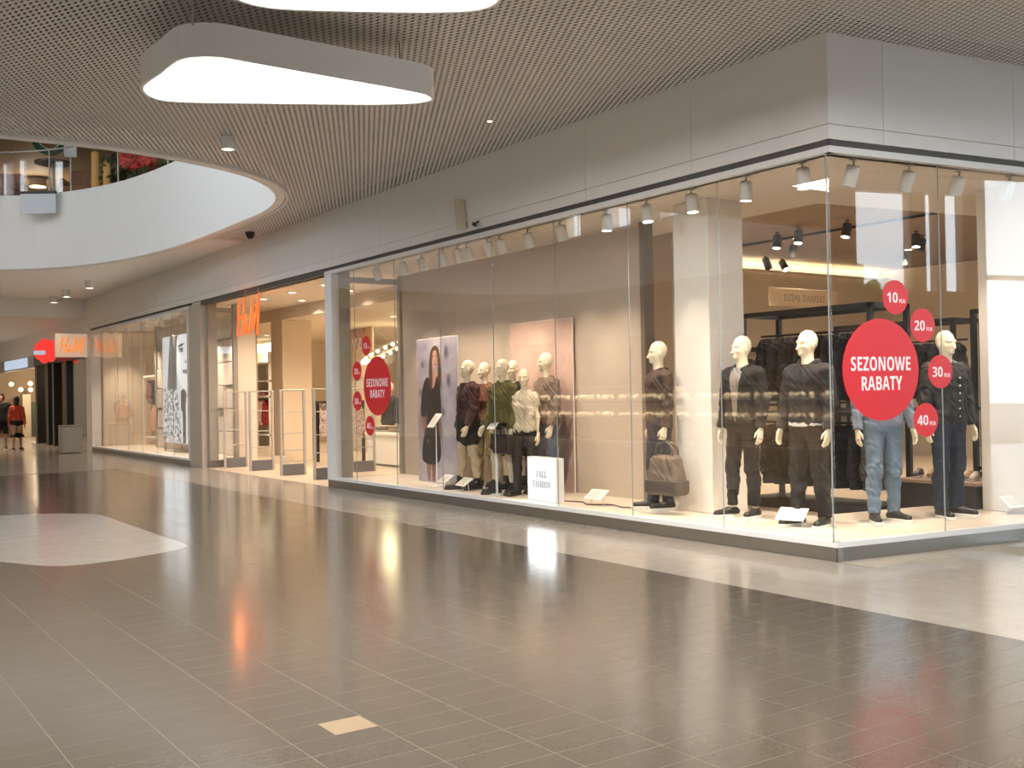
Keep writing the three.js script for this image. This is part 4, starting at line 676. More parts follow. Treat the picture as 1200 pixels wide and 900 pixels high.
{
  const tx = canvasTex(420, 1130, drawDressPoster), pa = thing('fashion_poster', 'tall photo poster of a long-haired woman in a black dress on mauve grey', 'poster', [-8.13, DECK, -0.72], -0.05);
  part('board', rb(-0.68, 0, -0.02, 0.68, 2.28, 0.0, 0.004), M(0.75, 0.72, 0.7, 0.6), pa); part('print', new THREE.PlaneGeometry(1.34, 2.26).translate(0, 1.14, 0.002), M(1, 1, 1, 0.45, { map: tx }), pa); part('rear_strut', bx(-0.1, 0, -0.35, 0.1, 1.4, -0.33), greyMetal, pa).rotation.x = 0.0;
  const a = onZ(588, 450, -1.1), b = onZ(661, 450, -1.1), pb = thing('soft_poster', 'tall dusky pink abstract poster board behind the grouped mannequins', 'poster', [(a.x + b.x) / 2, DECK, -1.26], 0), W = (b.x - a.x);
  part('board', rb(-W / 2, 0, -0.02, W / 2, 2.42, 0.0, 0.004), M(0.75, 0.66, 0.6, 0.6), pb); part('print', new THREE.PlaneGeometry(W - 0.02, 2.4).translate(0, 1.21, 0.002), M(1, 1, 1, 0.5, { map: canvasTex(480, 768, drawSoftPoster) }), pb);
  const pc = thing('portrait_lightbox', 'glowing black and white close-up portrait lightbox in the display window', 'lightbox', [0, 0, 0]);
  const p0 = onZ(189, 450, -0.7), p1 = onZ(218, 450, -0.7), y0 = onZ(205, 520, -0.7).y, y1 = onZ(205, 392, -0.7).y, w = p1.x - p0.x, pt = canvasTex(360, 620, drawPortrait);
  pc.position.set(p0.x + w / 2, y0, -0.74);
  part('case', rb(-w / 2, 0, -0.08, w / 2, y1 - y0, 0, 0.01), M(0.6, 0.6, 0.6, 0.4), pc);
  part('print', new THREE.PlaneGeometry(w - 0.04, y1 - y0 - 0.04).translate(0, (y1 - y0) / 2, 0.002), new THREE.MeshStandardMaterial({ color: col(0.2, 0.2, 0.2), map: pt, emissive: col(1, 1, 1), emissiveMap: pt, emissiveIntensity: 0.55, roughness: 0.3 }), pc);
  for (const s of [-0.5, 0.5]) part('leg', bx(s * w - 0.02, DECK - y0, -0.06, s * w + 0.02, 0.02, -0.02), greyMetal, pc);
  const al = new THREE.RectAreaLight(col(0.93, 0.97, 1), 0.8, w * 0.95, (y1 - y0) * 0.95); al.name = 'lightbox_light'; al.position.set(0, (y1 - y0) / 2, 0.02); al.rotation.y = Math.PI; pc.add(al);
  // small light box with two lines of lettering, standing at the glass
  const lt = canvasTex(512, 420, (c) => { c.fillStyle = '#ffffff'; c.fillRect(0, 0, 512, 420); c.fillStyle = '#5f646b'; c.textAlign = 'center'; c.font = 'bold 84px serif'; c.save(); c.translate(256, 190); c.scale(0.85, 1); c.fillText('FALL', 0, 0); c.restore(); c.save(); c.translate(256, 290); c.scale(0.8, 1); c.fillText('FASHION', 0, 0); c.restore(); });
  const lb = thing('floor_lightbox', 'small glowing white light box reading FALL FASHION at the glass', 'lightbox', [-4.83, DECK, -0.3], -0.1);
  part('case', rb(-0.36, 0, -0.12, 0.36, 0.56, 0, 0.008), M(0.8, 0.8, 0.8, 0.4), lb);
  part('print', new THREE.PlaneGeometry(0.71, 0.55).translate(0, 0.28, 0.002), new THREE.MeshStandardMaterial({ color: col(0.2, 0.2, 0.2), map: lt, emissive: col(0.93, 0.97, 1), emissiveMap: lt, emissiveIntensity: 0.62, roughness: 0.3 }), lb);
  const l2 = new THREE.RectAreaLight(col(0.93, 0.97, 1), 2.2, 0.68, 0.52); l2.name = 'lightbox_light'; l2.position.set(0, 0.28, 0.02); l2.rotation.y = Math.PI; lb.add(l2);
  part('cable', tube([V(0.3, 0.02, -0.14), V(0.5, 0.012, -0.3), V(0.75, 0.012, -0.2), V(1.0, 0.012, -0.4), V(1.3, 0.012, -0.35), V(1.55, 0.012, -0.5)], 0.008, 40), M(0.06, 0.05, 0.05, 0.5), lb);
}
// price cards
{
  const white = M(0.85, 0.83, 0.78, 0.5), print = canvasTex(128, 96, (c) => { c.fillStyle = '#f6f2ea'; c.fillRect(0, 0, 128, 96); c.fillStyle = '#a9a49b'; for (let k = 0; k < 5; k++) c.fillRect(16, 20 + k * 13, 60 + ((k * 37) % 34), 4); });
  const low = (x, z, turn, label) => { const g = thing('price_card', label, 'price card', [x, DECK, z], turn, 'price cards on wire legs'); const c = part('card', new THREE.BoxGeometry(0.3, 0.006, 0.19).rotateX(0.62).translate(0, 0.13, 0), M(0.78, 0.77, 0.75, 0.5, { map: print }), g); for (const s of [-0.1, 0.1]) part('leg', bar(V(s, 0, -0.02), V(s, 0.13, -0.01), 0.005), white, g); return g; };
  const at = (px, py) => onY(px, py, DECK);
  let p = at(741, 588); low(p.x, -0.5, 0.1, 'tilted white price card beside the mannequin with the bag');
  p = at(938, 617); low(p.x - 0.02, p.z + 0.1, 0.3, 'tilted white price card at the dark sweater mannequin');
  p = at(1190, 602); low(p.x, p.z, 1.3, 'tilted white price card before the broad side column');
  p = at(560, 574); low(p.x, -0.35, -0.1, 'tilted white price card at the feet of the brown jacket mannequin');
  p = at(524, 571); low(p.x, -0.45, -0.1, 'tilted white price card under the black dress poster');
  const tall = (px, label) => { const q = onZ(px, 560, -0.4), g = thing('price_stand', label, 'price stand', [q.x, DECK, -0.4]); part('foot', cyl(0.1, 0.1, 0.012, 0, 0, 0, 28), white, g); part('pole', bar(V(0, 0, 0), V(0, 0.93, 0), 0.009), white, g); part('card', new THREE.BoxGeometry(0.2, 0.006, 0.26).rotateX(0.9).translate(0, 1.0, 0.02), M(0.78, 0.77, 0.75, 0.5, { map: print }), g); };
  tall(512, 'thin white price stand before the black dress poster'); tall(583, 'thin white price stand before the olive jacket mannequin');
}
// ---------------------------------------------------------------- mannequins
const denim = cloth(0.022, 0.03, 0.05), paleDenim = cloth(0.15, 0.21, 0.28), blackCloth = cloth(0.006, 0.0055, 0.006), charcoal = cloth(0.014, 0.013, 0.015), brownShirt = cloth(0.06, 0.038, 0.027, 0.75), taupe = cloth(0.2, 0.14, 0.1), beige = cloth(0.55, 0.43, 0.28), olive = cloth(0.11, 0.095, 0.03, 0.95), whiteCloth = cloth(0.7, 0.68, 0.64), wine = cloth(0.06, 0.022, 0.02), creamKnit = cloth(0.6, 0.5, 0.36), grey = cloth(0.2, 0.19, 0.18);
const sneakers = { m: blackLeather, sole: soleWhite }, boots = { m: blackLeather, sole: blackLeather, boot: 0.2 };
const discM = M(0.62, 0.58, 0.5, 0.15);
function mannequin(label, x, z, turn, o, group = 'dressed mannequins in the windows', y = DECK) {
  const m = thing('mannequin', label, 'mannequin', [x, y, z], turn, group);
  figure(m, o); return m;
}
const plate = (m) => part('base_plate', cyl(0.26, 0.25, 0.012, 0, 0, 0.04, 36).scale(1.15, 1, 0.75), discM, m);
const relaxed = [{ out: 0.17, fwd: -0.02, bend: 0.2 }, { out: 0.17, fwd: 0.0, bend: 0.22 }], stance = [{ out: 0.12, fwd: 0.05 }, { out: 0.13, fwd: -0.05, turn: 0.3 }];
{
  const S = 1.065;
  const m1 = mannequin('male mannequin in a brown shirt and dark jeans holding a grey bag', -3.08, -0.74, -0.42, { scale: S, headYaw: -0.12, arms: [{ out: 0.1, fwd: 0.0, bend: 0.15 }, { out: 0.12, fwd: -0.05, bend: 0.25 }], legs: [{ out: 0.1, fwd: 0.06 }, { out: 0.1, fwd: -0.05 }], grip: 0.9,
    clothes: [{ kind: 'trousers', name: 'trousers', m: denim, low: 0.012 }, { kind: 'top', name: 'shirt', m: brownShirt, hem: 0.93, t: 0.012, wrinkle: 0.008 }, { kind: 'collar', name: 'collar', m: brownShirt, r: 0.09, h: 0.026, gap: 0.012, drop: 0.4 }], shoes: sneakers });
  plate(m1);
  const m2 = mannequin('male mannequin in an open black jacket, grey tie and black slim trousers', -1.9, -0.88, 0.0, { scale: S, headYaw: -0.35, arms: relaxed, legs: [{ out: 0.12, fwd: 0.06 }, { out: 0.11, fwd: -0.03, turn: 0.3 }],
    clothes: [{ kind: 'trousers', name: 'trousers', m: blackCloth, t: 0.009, ankle: 0.12 }, { kind: 'top', name: 'shirt', m: grey, hem: 0.97, t: 0.006, sleeve: 0.3 }, { kind: 'tie', name: 'tie', m: cloth(0.22, 0.17, 0.13), t: 0.012 }, { kind: 'top', name: 'jacket', m: blackCloth, hem: 0.95, t: 0.02, open: 0.085, taper: 0.9, wrinkle: 0.006 }, { kind: 'collar', name: 'collar', m: blackCloth, r: 0.1, h: 0.028, gap: 0.05, drop: 0.5 }], shoes: sneakers });
  plate(m2);
  const m3 = mannequin('male mannequin in a charcoal shawl collar sweater and black trousers at the corner', -0.93, -0.78, 0.02, { scale: S, headYaw: -0.3, arms: [{ out: 0.2, fwd: 0.05, bend: 0.3, out2: 0.02 }, { out: 0.18, fwd: 0.02, bend: 0.3 }], legs: [{ out: 0.12, fwd: 0.04 }, { out: 0.12, fwd: -0.05, turn: 0.3 }],
    clothes: [{ kind: 'trousers', name: 'trousers', m: blackCloth, t: 0.013, low: 0.01 }, { kind: 'top', name: 'undershirt', m: whiteCloth, hem: 0.94, t: 0.017, sleeve: 0.1, neck: 1.0, wrinkle: 0.001 }, { kind: 'top', name: 'sweater', m: charcoal, hem: 0.965, t: 0.018, wrinkle: 0.006 }, { kind: 'collar', name: 'collar', m: charcoal, r: 0.104, h: 0.046, drop: 0.75, gap: 0.003 }], shoes: sneakers });
  plate(m3);
  const p4 = V(-0.67, 0, -1.6);
  const m4 = mannequin('male mannequin in pale blue jeans standing behind the large red sticker', p4.x, p4.z, RTURN - 0.3, { scale: S * 0.985, headYaw: 0.1, arms: [{ out: 0.2, bend: 0.2 }, { out: 0.2, bend: 0.25 }], legs: [{ out: 0.13, fwd: 0.05, turn: 0.3 }, { out: 0.12, fwd: -0.04, turn: 0.3 }],
    clothes: [{ kind: 'trousers', name: 'trousers', m: paleDenim, t: 0.011, low: 0.006, wrinkle: 0.006 }, { kind: 'top', name: 'shirt', m: cloth(0.2, 0.24, 0.3), hem: 0.93, t: 0.014 }, { kind: 'collar', name: 'collar', m: cloth(0.2, 0.24, 0.3), r: 0.08, h: 0.022, gap: 0.02 }], shoes: sneakers });
  plate(m4);
  const m5 = mannequin('male mannequin in a dark buttoned jacket and indigo jeans near the side column', -0.47, -2.42, RTURN - 0.12, { scale: S, headYaw: 0.12, arms: relaxed, legs: [{ out: 0.12, fwd: 0.03, turn: 0.25 }, { out: 0.13, fwd: -0.04, turn: 0.3 }],
    clothes: [{ kind: 'trousers', name: 'trousers', m: denim, t: 0.013, low: 0.012 }, { kind: 'top', name: 'jacket', m: cloth(0.018, 0.017, 0.017, 0.65), hem: 0.92, t: 0.02, wrinkle: 0.009 }, { kind: 'collar', name: 'collar', m: cloth(0.16, 0.17, 0.19), r: 0.098, h: 0.028, gap: 0.012 }], shoes: sneakers });
  for (let k = 0; k < 6; k++) part('button', new THREE.SphereGeometry(0.009, 8, 6).translate(0.02, (1.0 + k * 0.075) * S, (0.128 + (k > 2 ? 0.018 : 0.012)) * S + 0.022), M(0.7, 0.65, 0.55, 0.3), m5);
  plate(m5);
  // bag in the first mannequin's hand
  const bg = thing('holdall_bag', 'grey brown two-tone holdall bag hanging beside the dark jeans', 'bag', [0, 0, 0]), q = onZ(781, 556, -0.5);
  bg.position.set(q.x, q.y - 0.23, -0.5); bg.rotation.y = 0.12; bg.scale.setScalar(1.15);
  const upM = M(0.13, 0.095, 0.07, 0.6), loM = M(0.07, 0.058, 0.05, 0.5);
  part('upper_body', surf((x, y, z) => Math.max(Math.hypot(Math.max(0, Math.abs(x) - 0.17 + y * 0.16), Math.max(0, Math.abs(y - 0.2) - 0.14), Math.max(0, Math.abs(z) - 0.06 + y * 0.09)) - 0.05 + wr(x, y, z, 0.006), 0.14 - y), [-0.3, 0.1, -0.2], [0.3, 0.45, 0.2], 0.011), upM, bg);
  part('lower_body', surf((x, y, z) => Math.max(Math.hypot(Math.max(0, Math.abs(x) - 0.17), Math.max(0, Math.abs(y - 0.1) - 0.05), Math.max(0, Math.abs(z) - 0.06)) - 0.05, y - 0.145), [-0.3, -0.02, -0.2], [0.3, 0.2, 0.2], 0.011), loM, bg);
  for (const z of [-0.04, 0.04]) part('handle', tube([V(-0.1, 0.34, z), V(-0.08, 0.47, z), V(0.0, 0.52, z * 0.3), V(0.1, 0.47, z), V(0.12, 0.34, z)], 0.011, 20), loM, bg);
  part('zip', bx(-0.14, 0.385, -0.006, 0.14, 0.393, 0.006), greyMetal, bg);
}
{
  const S = 1.01, W = (label, px, z, turn, o) => { const p = onZ(px, 500, z); return mannequin(label, p.x, z, turn, { female: true, scale: S, ...o }); };
  W('female mannequin in a dark brown velvet jacket, black tunic and beige trousers', 549, -0.55, -0.1, { scale: 1.02, headYaw: -0.35, arms: [{ out: 0.12 }, { out: 0.14, bend: 0.35, fwd: 0.1 }], legs: [{ out: 0.1, fwd: 0.1 }, { out: 0.1, fwd: -0.08 }],
    clothes: [{ kind: 'trousers', name: 'trousers', m: beige, t: 0.008, ankle: 0.16 }, { kind: 'top', name: 'tunic', m: blackCloth, hem: 0.62, t: 0.016, coat: true, wave: 0.03, sleeve: 0.3 }, { kind: 'top', name: 'jacket', m: wine, hem: 0.88, t: 0.028, open: 0.05, taper: 0.95, wrinkle: 0.01 }], shoes: boots });
  W('female mannequin in a red brown patterned top and olive trousers behind the velvet jacket', 569, -1.0, 0.15, { headYaw: -0.2, arms: relaxed, legs: stance,
    clothes: [{ kind: 'trousers', name: 'trousers', m: cloth(0.3, 0.24, 0.11), t: 0.012, low: 0.01 }, { kind: 'top', name: 'blouse', m: cloth(0.16, 0.06, 0.035), hem: 0.9, t: 0.016, wrinkle: 0.012 }], shoes: boots });
  W('female mannequin in an olive fur jacket and black skirt with a black bag', 590, -0.5, 0.15, { headYaw: -0.15, arms: [{ out: 0.12, fwd: 0.12, bend: 0.5 }, { out: 0.14, fwd: 0.0, bend: 0.3 }], legs: stance,
    clothes: [{ kind: 'trousers', name: 'tights', m: creamKnit, t: 0.004, ankle: 0.16 }, { kind: 'skirt', name: 'skirt', m: blackCloth, hem: 0.62, t: 0.012, flare: 0.12 }, { kind: 'top', name: 'jacket', m: olive, hem: 0.98, t: 0.028, wrinkle: 0.011 }, { kind: 'collar', name: 'collar', m: olive, r: 0.095, h: 0.028, drop: 0.5 }], shoes: boots });
  W('female mannequin in a black dress behind the olive fur jacket', 602, -1.0, 0.2, { headYaw: 0.1, arms: relaxed, legs: stance,
    clothes: [{ kind: 'skirt', name: 'skirt', m: blackCloth, hem: 0.5, t: 0.014, flare: 0.14 }, { kind: 'top', name: 'top', m: blackCloth, hem: 0.95, t: 0.014 }], shoes: boots });
  const w5 = W('short female mannequin in a cream lace top beside the dusky pink poster', 615, -0.62, 0.5, { scale: 0.93, headYaw: 0.2, arms: relaxed, legs: stance,
    clothes: [{ kind: 'trousers', name: 'trousers', m: charcoal, t: 0.01 }, { kind: 'top', name: 'top', m: creamKnit, hem: 0.92, t: 0.014, sleeve: 0.35, wrinkle: 0.01 }], shoes: boots });
  W('female mannequin in a taupe blouse and blue jeans above the white light box', 641, -0.95, -0.1, { scale: 1.05, headYaw: -0.5, arms: [{ out: 0.12, bend: 0.3 }, { out: 0.16, bend: 0.3 }], legs: stance,
    clothes: [{ kind: 'trousers', name: 'trousers', m: cloth(0.07, 0.09, 0.15), t: 0.008, ankle: 0.14 }, { kind: 'top', name: 'blouse', m: taupe, hem: 0.99, t: 0.024, wrinkle: 0.012 }, { kind: 'skirt', name: 'belt_wrap', m: cloth(0.08, 0.04, 0.035), hem: 0.93, t: 0.012 }], shoes: boots });
  const hb = thing('handbag', 'black and wine handbag held by the olive fur jacket mannequin', 'bag', [0, 0, 0]), q = onZ(588, 520, -0.36); hb.position.set(q.x + 0.02, q.y - 0.14, -0.36);
  part('pouch', rb(-0.2, 0, -0.05, 0.2, 0.27, 0.05, 0.03), M(0.03, 0.014, 0.013, 0.4), hb); part('flap', rb(-0.2, 0.13, 0.045, 0.2, 0.275, 0.062, 0.006), M(0.02, 0.012, 0.012, 0.4), hb);
  for (const z of [-0.03, 0.03]) part('handle', tube([V(-0.1, 0.26, z), V(-0.06, 0.36, z), V(0.06, 0.36, z), V(0.1, 0.26, z)], 0.008, 16), blackLeather, hb);
}
// ---------------------------------------------------------------- racks and hanging clothes
const hangGeo = (() => {
  const T = fieldOf([[-0.15, 0.98, 0, 0.15, 0.98, 0, 0.04, 0.04], [0, 1.0, 0, 0, 0.5, 0, 0.13, 0.14, 0.62, 1.9], [0, 0.5, 0, 0, 0.16, 0, 0.14, 0.15, 0.6, 1.9], [-0.2, 0.95, 0, -0.25, 0.4, 0.0, 0.05, 0.04], [0.2, 0.95, 0, 0.25, 0.4, 0.0, 0.05, 0.04]], 0.05);
  return surf((x, y, z) => Math.max(T(x, y, z) + wr(x, y, z, 0.012), 0.2 - y), [-0.36, 0.1, -0.16], [0.36, 1.1, 0.16], 0.018);
})();
const hookGeo = mergeGeometries([tube([V(0, 1.03, 0), V(0, 1.1, 0), V(0.02, 1.13, 0), V(0, 1.15, 0), V(-0.02, 1.135, 0)], 0.004, 14, 6), bar(V(-0.17, 1.0, 0), V(0, 1.05, 0), 0.008), bar(V(0.17, 1.0, 0), V(0, 1.05, 0), 0.008)].map(flat));
function hang(label, group, x, top, z, turn, m, len = 1) {
  const h = thing('hanging_garment', label, 'garment', [x, top - 1.14 * len, z], turn, group); part('garment', hangGeo, m, h); part('hanger', hookGeo, blackMetal, h); if (len !== 1) h.scale.set(1, len, 1); return h;
}
function rack(name, label, x0, x1, z0, z1, H, opts = {}) {          // black tube frame, shelves at given heights
  const r = thing(name, label, 'clothes rack', [0, 0, 0]), t = 0.03;
  for (const x of [x0, x1]) for (const z of [z0, z1]) part('post', bx(x - t, 0, z - t, x + t, H, z + t), blackMetal, r);
  for (const y of [H - t, ...(opts.rails ?? [])]) { for (const z of [z0, z1]) part('beam', bx(x0 - t, y - t, z - t, x1 + t, y + t, z + t), blackMetal, r); for (const x of [x0, x1]) part('beam', bx(x - t, y - t, z0, x + t, y + t, z1), blackMetal, r); }
  for (const y of opts.shelves ?? []) part('shelf', bx(x0, y - 0.02, z0, x1, y + 0.02, z1), opts.shelfM ?? blackMetal, r);
  if (opts.base) part('base_panel', bx(x0, 0.0, z0, x1, opts.base, z1), blackMetal, r);
  for (const y of opts.hang ?? []) part('hanging_rail', bar(V(x0, y, (z0 + z1) / 2), V(x1, y, (z0 + z1) / 2), 0.015), blackMetal, r);
  return r;
}
const darks = [blackCloth, charcoal, cloth(0.03, 0.04, 0.03), cloth(0.045, 0.038, 0.035), cloth(0.02, 0.02, 0.028), cloth(0.07, 0.065, 0.06)];
{
  const rnd = rng(5);
  rack('clothes_rack', 'tall black clothes rack with two hanging rails behind the corner mannequins', -3.75, -1.75, -3.6, -2.9, 2.55, { hang: [2.25, 1.1], shelves: [1.22], base: 0.12 });
  for (let k = 0; k < 9; k++) hang('dark coat on the upper rail of the tall black rack', 'coats on the upper rail', -3.6 + k * 0.21, 2.25, -3.25, 1.35 + rnd() * 0.3, darks[Math.floor(rnd() * 6)], 0.92);
  for (let k = 0; k < 8; k++) hang('dark jacket on the lower rail of the tall black rack', 'jackets on the lower rail', -3.55 + k * 0.23, 1.1, -3.25, 1.3 + rnd() * 0.4, darks[Math.floor(rnd() * 6)], 0.86);
  rack('clothes_rack', 'black clothes rack with shelf beside the side column', -1.55, -0.5, -5.4, -4.7, 2.5, { hang: [2.2], shelves: [1.25, 0.5], base: 0.45 });
  for (let k = 0; k < 6; k++) hang('dark jacket on the black rack beside the side column', 'jackets by the side column', -1.45 + k * 0.17, 2.2, -5.05, 1.4 + rnd() * 0.3, darks[Math.floor(rnd() * 6)], 0.82);
  rack('clothes_rack', 'black clothes rack further back in the menswear room', -4.6, -2.6, -6.6, -5.9, 2.5, { hang: [2.2, 1.05], shelves: [1.2] });
  for (let k = 0; k < 9; k++) hang('dark coat on the rack further back in the menswear room', 'coats further back', -4.5 + k * 0.21, 2.2, -6.25, 1.35 + rnd() * 0.3, darks[Math.floor(rnd() * 6)], 0.9);
  rack('clothes_rack', 'long black wall rack under the lit cream wall', -9.5, -8.9, -12.5, -6.0, 2.4, { shelves: [0.4, 1.2] });
  for (let k = 0; k < 12; k++) hang('dark garment under the lit cream wall', 'garments under the cream wall', -9.2, 2.2, -6.3 - k * 0.5, rnd() * 0.4, darks[Math.floor(rnd() * 6)], 0.85);
  // low black shoe bench between the racks
  const b = thing('display_bench', 'low black display bench with shoes behind the jeans mannequins', 'bench', [0, 0, 0]);
  part('carcass', rb(-1.62, 0, -3.9, -0.65, 0.42, -3.2, 0.01), M(0.03, 0.025, 0.022, 0.5), b); part('top', rb(-1.65, 0.42, -3.94, -0.61, 0.46, -3.16, 0.008), M(0.3, 0.22, 0.15, 0.5), b);
}
// a shoe, one geometry for all loose shoes
const shoeGeo = (() => { const up = fieldOf([[0, 0.04, -0.09, 0, 0.035, 0.12, 0.036, 0.03], [0, 0.05, -0.08, 0, 0.09, -0.075, 0.036, 0.032], [0, 0.055, -0.02, 0, 0.05, 0.04, 0.036, 0.032]], 0.03); return surf((x, y, z) => Math.max(up(x, y, z), y - 0.1, 0.02 - y), [-0.06, 0, -0.15], [0.06, 0.14, 0.17], 0.01); })();
const shoeSole = new THREE.CapsuleGeometry(0.037, 0.19, 3, 12).rotateX(Math.PI / 2).scale(1, 0.32, 1).translate(0, 0.012, 0.012);
const shoeM = [M(0.05, 0.04, 0.035, 0.4), M(0.3, 0.17, 0.08, 0.5), M(0.5, 0.45, 0.38, 0.5), M(0.12, 0.14, 0.2, 0.6)];
function shoe(label, group, x, y, z, turn, k) { const s = thing('loose_shoe', label, 'shoe', [x, y, z], turn, group); part('upper', shoeGeo, shoeM[k % 4], s); part('sole', shoeSole, soleWhite, s); return s; }
for (let k = 0; k < 8; k++) shoe('shoe displayed on the low black bench behind the jeans mannequins', 'shoes on the black bench', -1.53 + k * 0.12, 0.46, -3.45 - (k % 2) * 0.1, 0.3, k);

// ---------------------------------------------------------------- lit sign band on the cream wall of the menswear room
{
  const tx = canvasTex(768, 128, (c) => { c.fillStyle = '#efd9b6'; c.fillRect(0, 0, 768, 128); c.fillStyle = '#8d8372'; c.font = '72px sans-serif'; c.textAlign = 'center'; c.textBaseline = 'middle'; c.fillText('DZIAŁ DAMSKI', 384, 66, 560); });
  const p = onX(945, 350, -6.8), s = thing('department_sign', 'long cream hanging sign with thin grey department lettering over the racks', 'sign', [-6.8, p.y - 0.16, p.z], Math.PI / 2);
  part('board', rb(-1.0, 0, -0.03, 0.9, 0.33, 0.0, 0.005), M(0.8, 0.68, 0.5, 0.5), s); part('lettering', new THREE.PlaneGeometry(1.86, 0.31).translate(-0.05, 0.165, 0.002), M(1, 1, 1, 0.5, { map: tx }), s);
  for (const x of [-0.9, 0.8]) part('wire', bar(V(x, 0.33, -0.015), V(x, 4.3 - p.y + 0.16, -0.015), 0.004), greyMetal, s);
  // cove light along the top of the cream wall
  const cv = thing('cove_light', 'warm cove light strip along the top of the cream wall', 'light', [-9.4, 4.12, -9.3]);
  part('shelf', bx(-0.18, -0.06, -4.6, 0.12, -0.03, 4.6), cream, cv); part('tube', bx(-0.1, -0.03, -4.5, -0.04, 0.0, 4.5), glow(1, 0.8, 0.5, 3), cv);
  const li = new THREE.RectAreaLight(col(1, 0.8, 0.52), 7, 0.14, 9.0); li.name = 'cove_glow'; li.position.set(-0.03, 0.02, 0); li.rotation.x = Math.PI / 2; cv.add(li);
}
// ---------------------------------------------------------------- what shows through the entrance
{
  const SZW = -5.2, shelfW = onZ(311, 450, SZW), bright = M(0.85, 0.8, 0.7, 0.6);
  const wl = thing('wall_shelving', 'bright wall shelving unit with folded and hanging clothes seen past the gates', 'shelving', [shelfW.x, 0, SZW]);
  part('back', bx(-1.6, 0, -0.1, 1.3, 3.42, 0), bright, wl); for (const y of [0.35, 1.55, 2.05, 2.62]) part('shelf', bx(-1.6, y, 0, 1.3, y + 0.05, 0.45), bright, wl); for (const x of [-1.6, -0.1, 1.25]) part('upright', bx(x, 0, 0, x + 0.05, 3.0, 0.4), bright, wl);
  const rn = rng(17), pal = [cloth(0.75, 0.3, 0.2), cloth(0.6, 0.5, 0.38), cloth(0.3, 0.03, 0.035), cloth(0.1, 0.1, 0.12), cloth(0.55, 0.25, 0.22), cloth(0.7, 0.66, 0.6)];
  for (let k = 0; k < 9; k++) hang(`${['coral', 'tan', 'dark red', 'black', 'dusty pink', 'white'][k % 6]} garment hanging in the bright wall shelving`, 'garments in the wall shelving', shelfW.x - 1.35 + k * 0.3, 1.52, SZW + 0.25, 1.0 + rn() * 0.5, pal[k % 6], 0.9);
  const fold = (x, y, z, m, label, group) => { const f = thing('folded_garment', label, 'garment', [x, y, z], 0, group); part('fold', rb(-0.14, 0, -0.17, 0.14, 0.045, 0.17, 0.018), m, f); part('edge_fold', rb(-0.142, 0.012, 0.1, 0.142, 0.036, 0.178, 0.01), m, f); return f; };
  for (let k = 0; k < 8; k++) for (let j = 0; j < 3; j++) fold(shelfW.x - 1.35 + k * 0.34, 1.6 + j * 0.046, SZW + 0.22, pal[(k + j) % 6], `${['coral', 'tan', 'dark red', 'black', 'dusty pink', 'white'][(k + j) % 6]} folded garment stacked on the bright wall shelving`, 'folded clothes on the wall shelving');
  for (const x of [-0.85, 0.6]) { const lb = part('light_panel', bx(x - 0.62, 2.7, 0.02, x + 0.62, 3.3, 0.06), glow(1, 0.9, 0.62, 1.3), wl); }
  // floral garments on a round-ended rail
  const q = onY(372, 546, 0), fl = rack('garment_rail', 'grey garment rail with floral clothes behind the gates', q.x - 1.3, q.x + 0.3, q.z - 1.0, q.z - 0.6, 1.45, { hang: [1.4] });
  const floralT = canvasTex(256, 256, (c) => { const r = rng(9); c.fillStyle = '#d9c4b8'; c.fillRect(0, 0, 256, 256); for (let i = 0; i < 340; i++) { c.fillStyle = ['#a04a3c', '#7d8a52', '#f0e2d6', '#5a4038', '#c9867a'][i % 5]; c.beginPath(); c.ellipse(r() * 256, r() * 256, 3 + r() * 7, 3 + r() * 5, r() * 3, 0, 7); c.fill(); } }); floralT.wrapS = floralT.wrapT = THREE.RepeatWrapping; floralT.repeat.set(3, 3);
  const floral = M(1, 1, 1, 0.8, { map: floralT });
  for (let k = 0; k < 7; k++) hang(k === 3 ? 'black blouse hanging among the floral clothes' : 'floral blouse on the grey garment rail', 'floral blouses on the rail', q.x - 1.2 + k * 0.23, 1.4, q.z - 0.8, 0.5 + rn() * 0.4, k === 3 ? blackCloth : floral, 0.85);
  // white table with folded stacks, seen through the glazed return
  const tq = onY(440, 549, 0), tb = thing('display_table', 'white display table with folded clothes seen through the glazed return', 'table', [tq.x - 0.1, 0, tq.z - 1.0], 0);
  part('top', rb(-1.2, 0.68, -0.6, 1.2, 0.74, 0.6, 0.008), bright, tb); part('front_panel', bx(-1.15, 0.05, 0.5, 1.15, 0.68, 0.54), bright, tb); part('front_panel', bx(1.1, 0.05, -0.55, 1.14, 0.68, 0.5), bright, tb); part('front_panel', bx(-1.14, 0.05, -0.55, -1.1, 0.68, 0.5), bright, tb);
  part('plinth', bx(-1.1, 0, -0.5, 1.1, 0.05, 0.46), greyMetal, tb);
  const muted = [cloth(0.3, 0.22, 0.14), cloth(0.42, 0.36, 0.26), cloth(0.22, 0.14, 0.1), cloth(0.5, 0.45, 0.36), cloth(0.16, 0.15, 0.13)];
  for (let k = 0; k < 6; k++) for (let i = 0; i < 2; i++) for (let j = 0; j < 3; j++) fold(tb.position.x - 0.98 + k * 0.39, 0.74 + j * 0.046, tb.position.z - 0.28 + i * 0.56, muted[(k * 2 + i + j) % 5], `${['brown', 'oatmeal', 'dark brown', 'sand coloured', 'charcoal'][(k * 2 + i + j) % 5]} folded garment in the stacks on the white display table`, 'folded clothes on the white table');
  // mannequin inside the shop, beside the table
  const mp = onZ(458, 500, -4.2);
